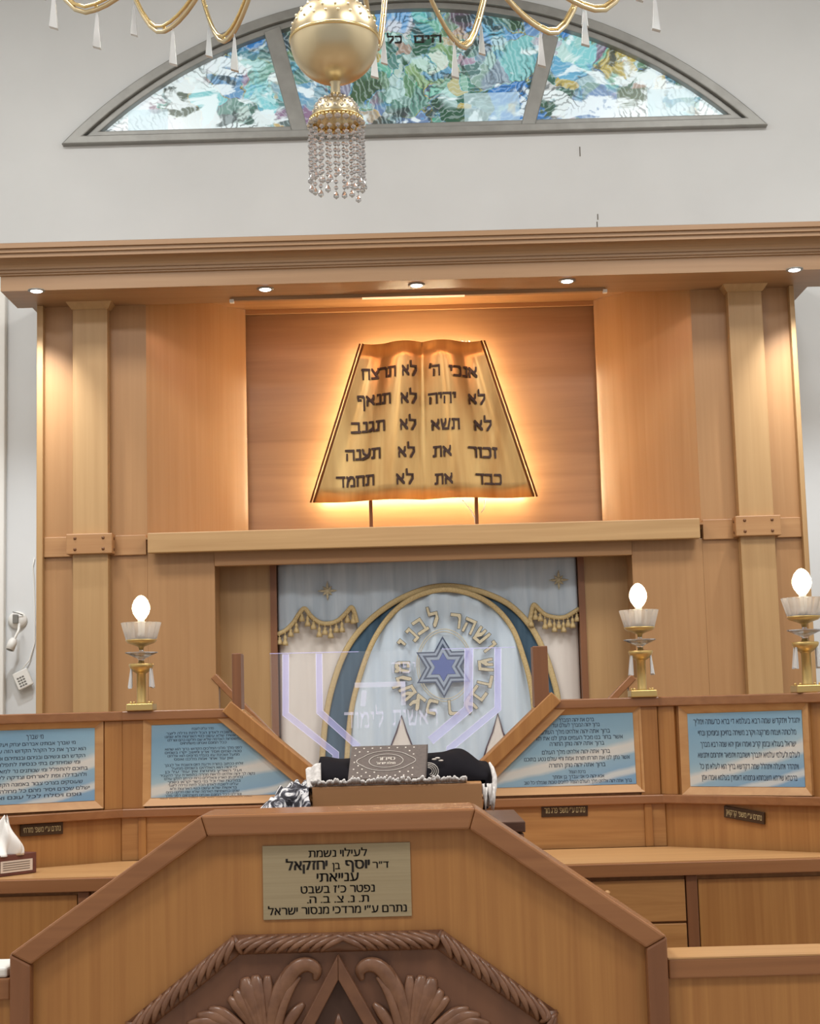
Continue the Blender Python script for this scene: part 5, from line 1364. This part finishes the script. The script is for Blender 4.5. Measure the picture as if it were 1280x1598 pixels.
mb.build('front_fringe', M['white_fringe'], vc)['kind'] = 'stuff'
mb = MB()
for i in range(11):
    x = lx1 + .004 + .034*i/10; yy_ = YL + .012 + .012*(i % 3)
    L = .050 + rng.uniform(0, .022)
    z0 = zl1 - .004 - .010*(i % 2)
    mb.tube([(x, yy_, z0), (x+rng.uniform(-.004, .005), yy_-.006, z0-L*.5), (x+rng.uniform(-.006, .007), yy_-.002, z0-L)], [.0035, .0045, .002], 6)
mb.build('side_fringe', M['white_fringe'], vc)['kind'] = 'stuff'
w0 = [at(477, 1201, YL+.05), at(500, 1190, YL+.05), at(501, 1221, YL+.02), at(480, 1232, YL+.02)]
mb = MB()
def flap(u, v):
    a = w0[0]*(1-u) + w0[1]*u; b2 = w0[3]*(1-u) + w0[2]*u
    p = a*(1-v) + b2*v
    return (p.x, p.y + .006*math.sin(u*7) - .012*v, p.z + .002*math.sin(u*11))
mb.grid(flap, 12, 10); mb.build('white_corner', M['white_fringe'], vc, solid=.005)
mb = MB()
for k in range(4):                               # silver embroidery beside the book
    c0 = at(671, 1203, YL+.05); r_ = .010 + .0045*k
    mb.tube([(c0.x-.006 + r_*math.sin(a)*1.3, YL+.034-.004*k, c0.z + r_*1.05*math.cos(a)) for a in [PI*j/8*.9 for j in range(9)]], .0013, 6)
for (a, b2) in ((678, 1185), (688, 1187), (683, 1183)):
    q = at(a, b2, YL+.05); mb.ball((q.x, YL+.05, q.z), (.008, .006, .003), 8, 6)
mb.build('silver_embroidery', M['silver_foil'], vc)
# prayer book leaning on the cloth
bk = [at(*p, yy_) for p, yy_ in (((543, 1217), YL+.022), ((665, 1212), YL+.022), ((668, 1160), YL+.115), ((555, 1166), YL+.115))]
o = bk[0]; ux = (bk[1]-bk[0]); uy = ((bk[3]-bk[0]) + (bk[2]-bk[1]))/2
ux = Vector((ux.x, 0, 0)); W_ = ux.length; uy = Vector((0, uy.y, uy.z)); H_ = uy.length
nb = ux.cross(uy).normalized()
if nb.y > 0: nb = -nb
shear = Vector((((bk[3].x-bk[0].x)+(bk[2].x-bk[1].x))/2*.6, 0, 0))
o = Vector(((bk[0].x), bk[0].y, (bk[0].z+bk[1].z)/2))
def on_book(a, b2, d): return o + ux.normalized()*a + uy.normalized()*b2 + shear*(b2/H_) + nb*d
book = thing('prayer_book', 'grey-brown prayer book with silver tooled oval leaning on the velvet cloth', 'book', o)
def slabb(a0, a1, b0, b1, d0, d1):
    mb = MB(); mb.hexa([on_book(a0,b0,d0), on_book(a1,b0,d0), on_book(a1,b1,d0), on_book(a0,b1,d0), on_book(a0,b0,d1), on_book(a1,b0,d1), on_book(a1,b1,d1), on_book(a0,b1,d1)]); return mb
T_ = .020
slabb(0, W_, 0, H_, -.003, 0).build('front_cover', M['cover'], book, bevel=.001)
slabb(0, W_, 0, H_, -T_, -T_+.003).build('back_cover', M['cover'], book, bevel=.001)
slabb(.004, W_-.002, .004, H_-.004, -T_+.003, -.003).build('page_block', M['paper'], book)
slabb(W_-.003, W_, 0, H_, -T_, 0).build('spine', M['cover'], book)
mb = MB()
cw, ch_ = W_*.47, H_*.52
for rx, ry, pt in ((.22*W_, .20*H_, 0), (.33*W_, .30*H_, 1)):
    pts = []
    for k in range(49):
        a = 2*PI*k/48
        r = 1 + (.16*max(0, abs(math.cos(a))-.9)/.1 if pt else 0)
        pts.append(on_book(cw + rx*r*math.cos(a), ch_ + ry*math.sin(a), .0008))
    mb.tube(pts, .0011, 6)
for i in range(15):
    for j in range(9):
        a, b2 = W_*(.06 + .76*i/14), H_*(.08 + .84*j/8)
        e = ((a-cw)/(.38*W_))**2 + ((b2-ch_)/(.35*H_))**2
        if e > 1 and (i % 2 == j % 2):
            mb.flat_poly([on_book(a-.0022, b2-.002, .0006), on_book(a+.0022, b2-.002, .0006), on_book(a+.0022, b2+.002, .0006), on_book(a-.0022, b2+.002, .0006)])
text_sans(mb, 'סידור', lambda a, u, d: on_book(a, u, .0008), cw, ch_ + .003, .012, .052, bold=.05)
text_sans(mb, 'תפלת ישראל', lambda a, u, d: on_book(a, u, .0008), cw, ch_ - .013, .008, .055, bold=.05)
mb.build('silver_tooling', M['silver_foil'], book)
# patterned scarf bundled on the shelf
scarf_m = bpy.data.materials.new('black_white_print'); scarf_m.use_nodes = True
n_, l_, b_ = nodes(scarf_m)
tc = n_.new('ShaderNodeTexCoord'); nz = n_.new('ShaderNodeTexNoise'); nz.inputs['Scale'].default_value = 22; nz.inputs['Detail'].default_value = 2; nz.inputs['Distortion'].default_value = 2.4
l_.new(tc.outputs['Object'], nz.inputs['Vector'])
r = ramp(n_, [(.40, (34, 32, 40)), (.46, (70, 70, 80)), (.50, (112, 112, 120)), (.55, (206, 204, 206)), (.62, (226, 224, 224)), (.68, (50, 50, 62))])
l_.new(nz.outputs['Fac'], r.inputs[0]); l_.new(r.outputs[0], b_.inputs['Base Color']); b_.inputs['Roughness'].default_value = .75
sc0, sc1 = X(403, 1266, YL), lx0 - .006
scf = thing('patterned_scarf', 'crumpled black and white patterned scarf bundled against the reading desk', 'scarf', ((sc0+sc1)/2, YL+.05, zsf))
def scf_fn(u, v):
    x = sc0 + (sc1-sc0)*u
    K = (1262, 1251, 1240, 1230, 1223, 1219, 1221, 1224)
    q = min(u*7, 6.999); k = int(q); py = K[k] + (K[k+1]-K[k])*(q-k)
    hgt = Z(403 + 84*u, py, YL) - zsf - .006
    th = PI*v
    y = YL + .06 - (.075 + .02*math.sin(u*8))*math.cos(th)
    w = .008*math.sin(u*24 + v*9) + .007*math.sin(u*13 - v*23 + 2)
    z = zsf + .004 + max(0, hgt*(math.sin(th)**.6)*(.97 + .03*math.cos(v*5)) + w*math.sin(th)*min(1, u*4))
    return (x + .004*math.sin(v*20), y + .5*w, z)
MB().grid(scf_fn, 60, 40).build('scarf_bundle', scarf_m, scf)
mb = MB()
for k in range(7):
    f = k/6
    a, b2 = Vector((sc0+.004+.09*f, YL-.02, zsf+.006+.010*f)), Vector((sc0+.05+.1*f, YL-.028, zsf+.02+.05*f))
    mb.tube([a, (a+b2)/2 + Vector((0, -.012, .010*math.sin(k*2))), b2], [.003, .008, .004], 8)
mb.build('loose_fold', scarf_m, scf)

# ------------------------------------------------------------------ tissue box on the desk
br_ = Vector((X(57, 1350, 5.62), 5.62)); dirv = Vector((.62, .785)).normalized(); nv = Vector((dirv.y, -dirv.x))
def tb(a, d, z): return Vector((br_.x + dirv.x*a - nv.x*d, br_.y + dirv.y*a - nv.y*d, ZC + z))
tis = thing('tissue_box', 'brown tissue box with cream label and tissue sticking out, on the desk', 'tissue box', tb(-.1, .05, 0))
L_, D_, H2 = .21, .10, .072
mb = MB(); mb.hexa([tb(-L_,0,.001), tb(0,0,.001), tb(0,D_,.001), tb(-L_,D_,.001), tb(-L_,0,H2), tb(0,0,H2), tb(0,D_,H2), tb(-L_,D_,H2)])
mb.build('box_body', M['box_brown'], tis, bevel=.002)
mb = MB()
mb.flat_poly([tb(-.155,-.0012,.012), tb(-.018,-.0012,.012), tb(-.018,-.0012,.052), tb(-.155,-.0012,.052)])
lb = mb.build('box_label', M['label'], tis)
mb = MB()
for k in range(4):
    z = .019 + k*.008
    mb.flat_poly([tb(-.145,-.002,z), tb(-.03,-.002,z), tb(-.03,-.002,z+.003), tb(-.145,-.002,z+.003)])
mb.build('label_print', M['label_ink'], lb)
def tfn(u, v):
    a = 2*PI*u
    r = (.052*(1-v)**.8 + .004)*(1 + .32*math.sin(a*3+v*5) + .2*math.sin(a*5+1))
    c = tb(-.12, .05, 0)
    return (c.x + r*math.cos(a)*1.1 + .02*v, c.y + r*math.sin(a)*.8, ZC + H2 - .004 + .125*v*(1+.12*math.sin(a*2)))
MB().grid(tfn, 40, 14).build('tissue', M['paper'], tis, solid=.001)

# ------------------------------------------------------------------ chandelier over the bimah
YH = 4.2
bc = at(522, 63, YH)
Rb = 72.5*YH/F
chd = thing('chandelier', 'gold chandelier with large globe, looping arms, and crystal drops hanging over the bimah', 'chandelier', bc)
hc = Vector((bc.x, YH, bc.z))
MB().ball(hc, Rb, 48, 32).build('globe', M['gold_satin'], chd)
rp_ = [(Rb*math.cos(a)+.0015, Rb*math.sin(a)) for a in (-.05, -.02, .02, .05)]
MB().lathe(hc, [(Rb-.002, -.006), (Rb+.0025, -.004), (Rb+.003, .0), (Rb+.0025, .004), (Rb-.002, .006)], 48).build('globe_seam', M['gold'], chd)
mb = MB(); rng = random.Random(5)
for j, zf in enumerate((.30, .48, .64, .78)):
    for k in range(22 - 3*j):
        a = 2*PI*(k + .5*(j % 2))/(22-3*j)
        q = hc + Vector((math.cos(a)*math.sqrt(1-zf*zf), math.sin(a)*math.sqrt(1-zf*zf), zf))*Rb
        mb.ball(q, (.0045, .0045, .0045), 8, 6)
mb.build('globe_glint', mat('bright_glint', (250, 236, 200), .15, .8), chd)  # small pale balls stand in for bulb reflections on the upper globe
zn = Z(521, 134, YH); zd0 = Z(520, 184, YH); zd1 = Z(518, 146, YH)
MB().lathe((hc.x, YH, 0), [(.012, zd1-.01), (.014, zd1), (.013, zn+.005), (.018, zn+.012), (.03, zn+.03)], 20).build('neck', M['gold_satin'], chd)
rd = 37.5*YH/F
dome = MB().lathe((hc.x, YH, 0), [(rd-.002, zd0-.004), (rd, zd0), (rd*.99, zd0+.012), (rd*.92, zd0+.028), (rd*.75, zd0+.045), (rd*.5, zd0+.056), (rd*.2, zd1)], 36).build('dome', M['gold_satin'], chd)
mb = MB()
for j, (rr, zz_) in enumerate(((.97, .016), (.88, .032), (.72, .046))):
    for k in range(20):
        a = 2*PI*(k+.5*j)/20
        mb.ball((hc.x + rd*rr*math.cos(a), YH + rd*rr*math.sin(a), zd0+zz_), (.0055, .0055, .0055), 8, 6)
mb.build('dome_jewel', M['crystal'], dome)
mb = MB()
mb.lathe((hc.x, YH, zd0-.010), [(rd, 0), (rd+.010, .002), (rd+.012, .006), (rd+.006, .010), (rd, .010)], 36)
rim = mb.build('gold_rim', M['gold'], dome)
mb = MB()
for k in range(40):
    a = 2*PI*k/40; mb.ball((hc.x + (rd+.008)*math.cos(a), YH + (rd+.008)*math.sin(a), zd0-.013), .0055, 8, 6)
mb.build('rim_beads', M['gold'], rim)
bead = MB()
def strand(a, ln):
    mb = MB(); r = rd + .010
    x, y = hc.x + r*math.cos(a), YH + r*math.sin(a)
    z = zd0 - .022
    k = 0
    while z > zd0 - ln:
        rr = .0095 if k == 0 else .0068
        mb.lathe((x, y, z), [(.001, -rr), (rr*.75, -rr*.55), (rr, 0), (rr*.75, rr*.55), (.001, rr)], 8, smooth=False, sy=.7)
        mb.tube([(x, y, z-rr-.004), (x, y, z-rr+.001)], .0009, 5)
        z -= rr*2 + (.004 if k % 3 else .007); k += 1
    mb.lathe((x, y, z-.004), [(.001, -.012), (.008, -.006), (.008, 0), (.004, .008), (.001, .012)], 10, smooth=False)
    mb.build('crystal_strand', M['crystal'], chd)
rng = random.Random(11)
for k in range(20):
    a = 2*PI*k/20 + .1
    strand(a, .185 + rng.uniform(-.02, .015))
# arms: each loops down and up again; drops hang from the lowest point
HB = Vector((hc.x, YH, 0))
zarm = Z(354, 64, 4.75)
stem = MB().lathe((hc.x, YH, 0), [(.03, hc.z+Rb*.96), (.05, hc.z+Rb+.03), (.03, hc.z+Rb+.09), (.03, hc.z+.5), (.07, hc.z+.54), (.07, hc.z+.60), (.03, hc.z+.64), (.02, CEIL)], 24).build('stem', M['gold_satin'], chd)
def drop(p, parent, s=1.0):
    L, w = .105*s, .0125*s
    mb = MB(); V = []
    for z, ww in ((0, .0035), (-L, w)):
        for e1, e2 in ((-1,-1), (1,-1), (1,1), (-1,1)):
            V.append(p + Vector((e1*ww, e2*ww*.7, z - (.008 if z and e1 > 0 else 0))))
    mb.hexa([V[4], V[5], V[6], V[7], V[0], V[1], V[2], V[3]])
    mb.tube([p + Vector((0, 0, -.002)), p + Vector((0, 0, .018))], .0016, 6)
    mb.build('crystal_drop', M['drop'], parent, bevel=.0015)
arm_pts = [((138, 19), (172, 22)), ((257, 49), (279, 55)), ((354, 63), (373, 70)), ((588, 74), (588, 80)), ((720, 73), (707, 80)), ((858, 52), (911, 16)), ((932, 17), None), ((60, -14), (78, -14)), ((1040, -10), None)]
for i, (pb, pd) in enumerate(arm_pts):
    d = ray(*pb); Yb = (zarm-CAMZ)/d.z*d.y
    low = at(pb[0], pb[1], Yb)
    rv = Vector((low.x - HB.x, low.y - HB.y)); rb = rv.length; rv = rv/rb
    pts = []
    for k in range(29):
        r = .05 + (rb + .27 - .05)*k/28
        if r < rb: h = .52*(1-math.cos(PI*(rb-r)/(rb-.05)))/2
        else: h = .66*(1-math.cos(PI*(r-rb)/.44))/2
        pts.append(Vector((HB.x + rv.x*r, HB.y + rv.y*r, zarm + h)))
    A1 = MB().tube(pts, .0075, 8).build('arm', M['gold_satin'], chd)
    MB().tube([p + Vector((-rv.y*.006, rv.x*.006, .016)) for p in pts], .0055, 8).build('arm_wire', M['gold'], A1)
    mb = MB()
    for k in range(8, 27, 4): mb.ball(pts[k] + Vector((0, 0, .01)), .006, 8, 6)
    mb.build('arm_bead', M['gold'], A1)
    q = pts[-1]
    MB().lathe(q, [(.012, -.01), (.04, .0), (.055, .02), (.052, .022), (.02, .01), (.014, .02), (.014, .09), (.011, .092)], 20).build('candle_cup', M['gold_satin'], A1)
    MB().lathe(q + Vector((0, 0, .09)), [(.01, 0), (.022, .025), (.022, .045), (.012, .075), (.003, .095)], 14).build('bulb', M['bulb'], A1)
    kk = min(range(29), key=lambda k: pts[k].z)
    drop(pts[kk] + Vector((-rv.x*.04, -rv.y*.04, -.012)), A1)
    # a second drop hangs from the outer leg
    drop(pts[min(kk+4, 28)] + Vector((rv.x*.012, rv.y*.012, -.012)), A1, .9)
light('chandelier_light', 'POINT', (hc.x, YH, zarm+.75), 45, (1.0, .90, .76), None, None, shadow_soft_size=.25)
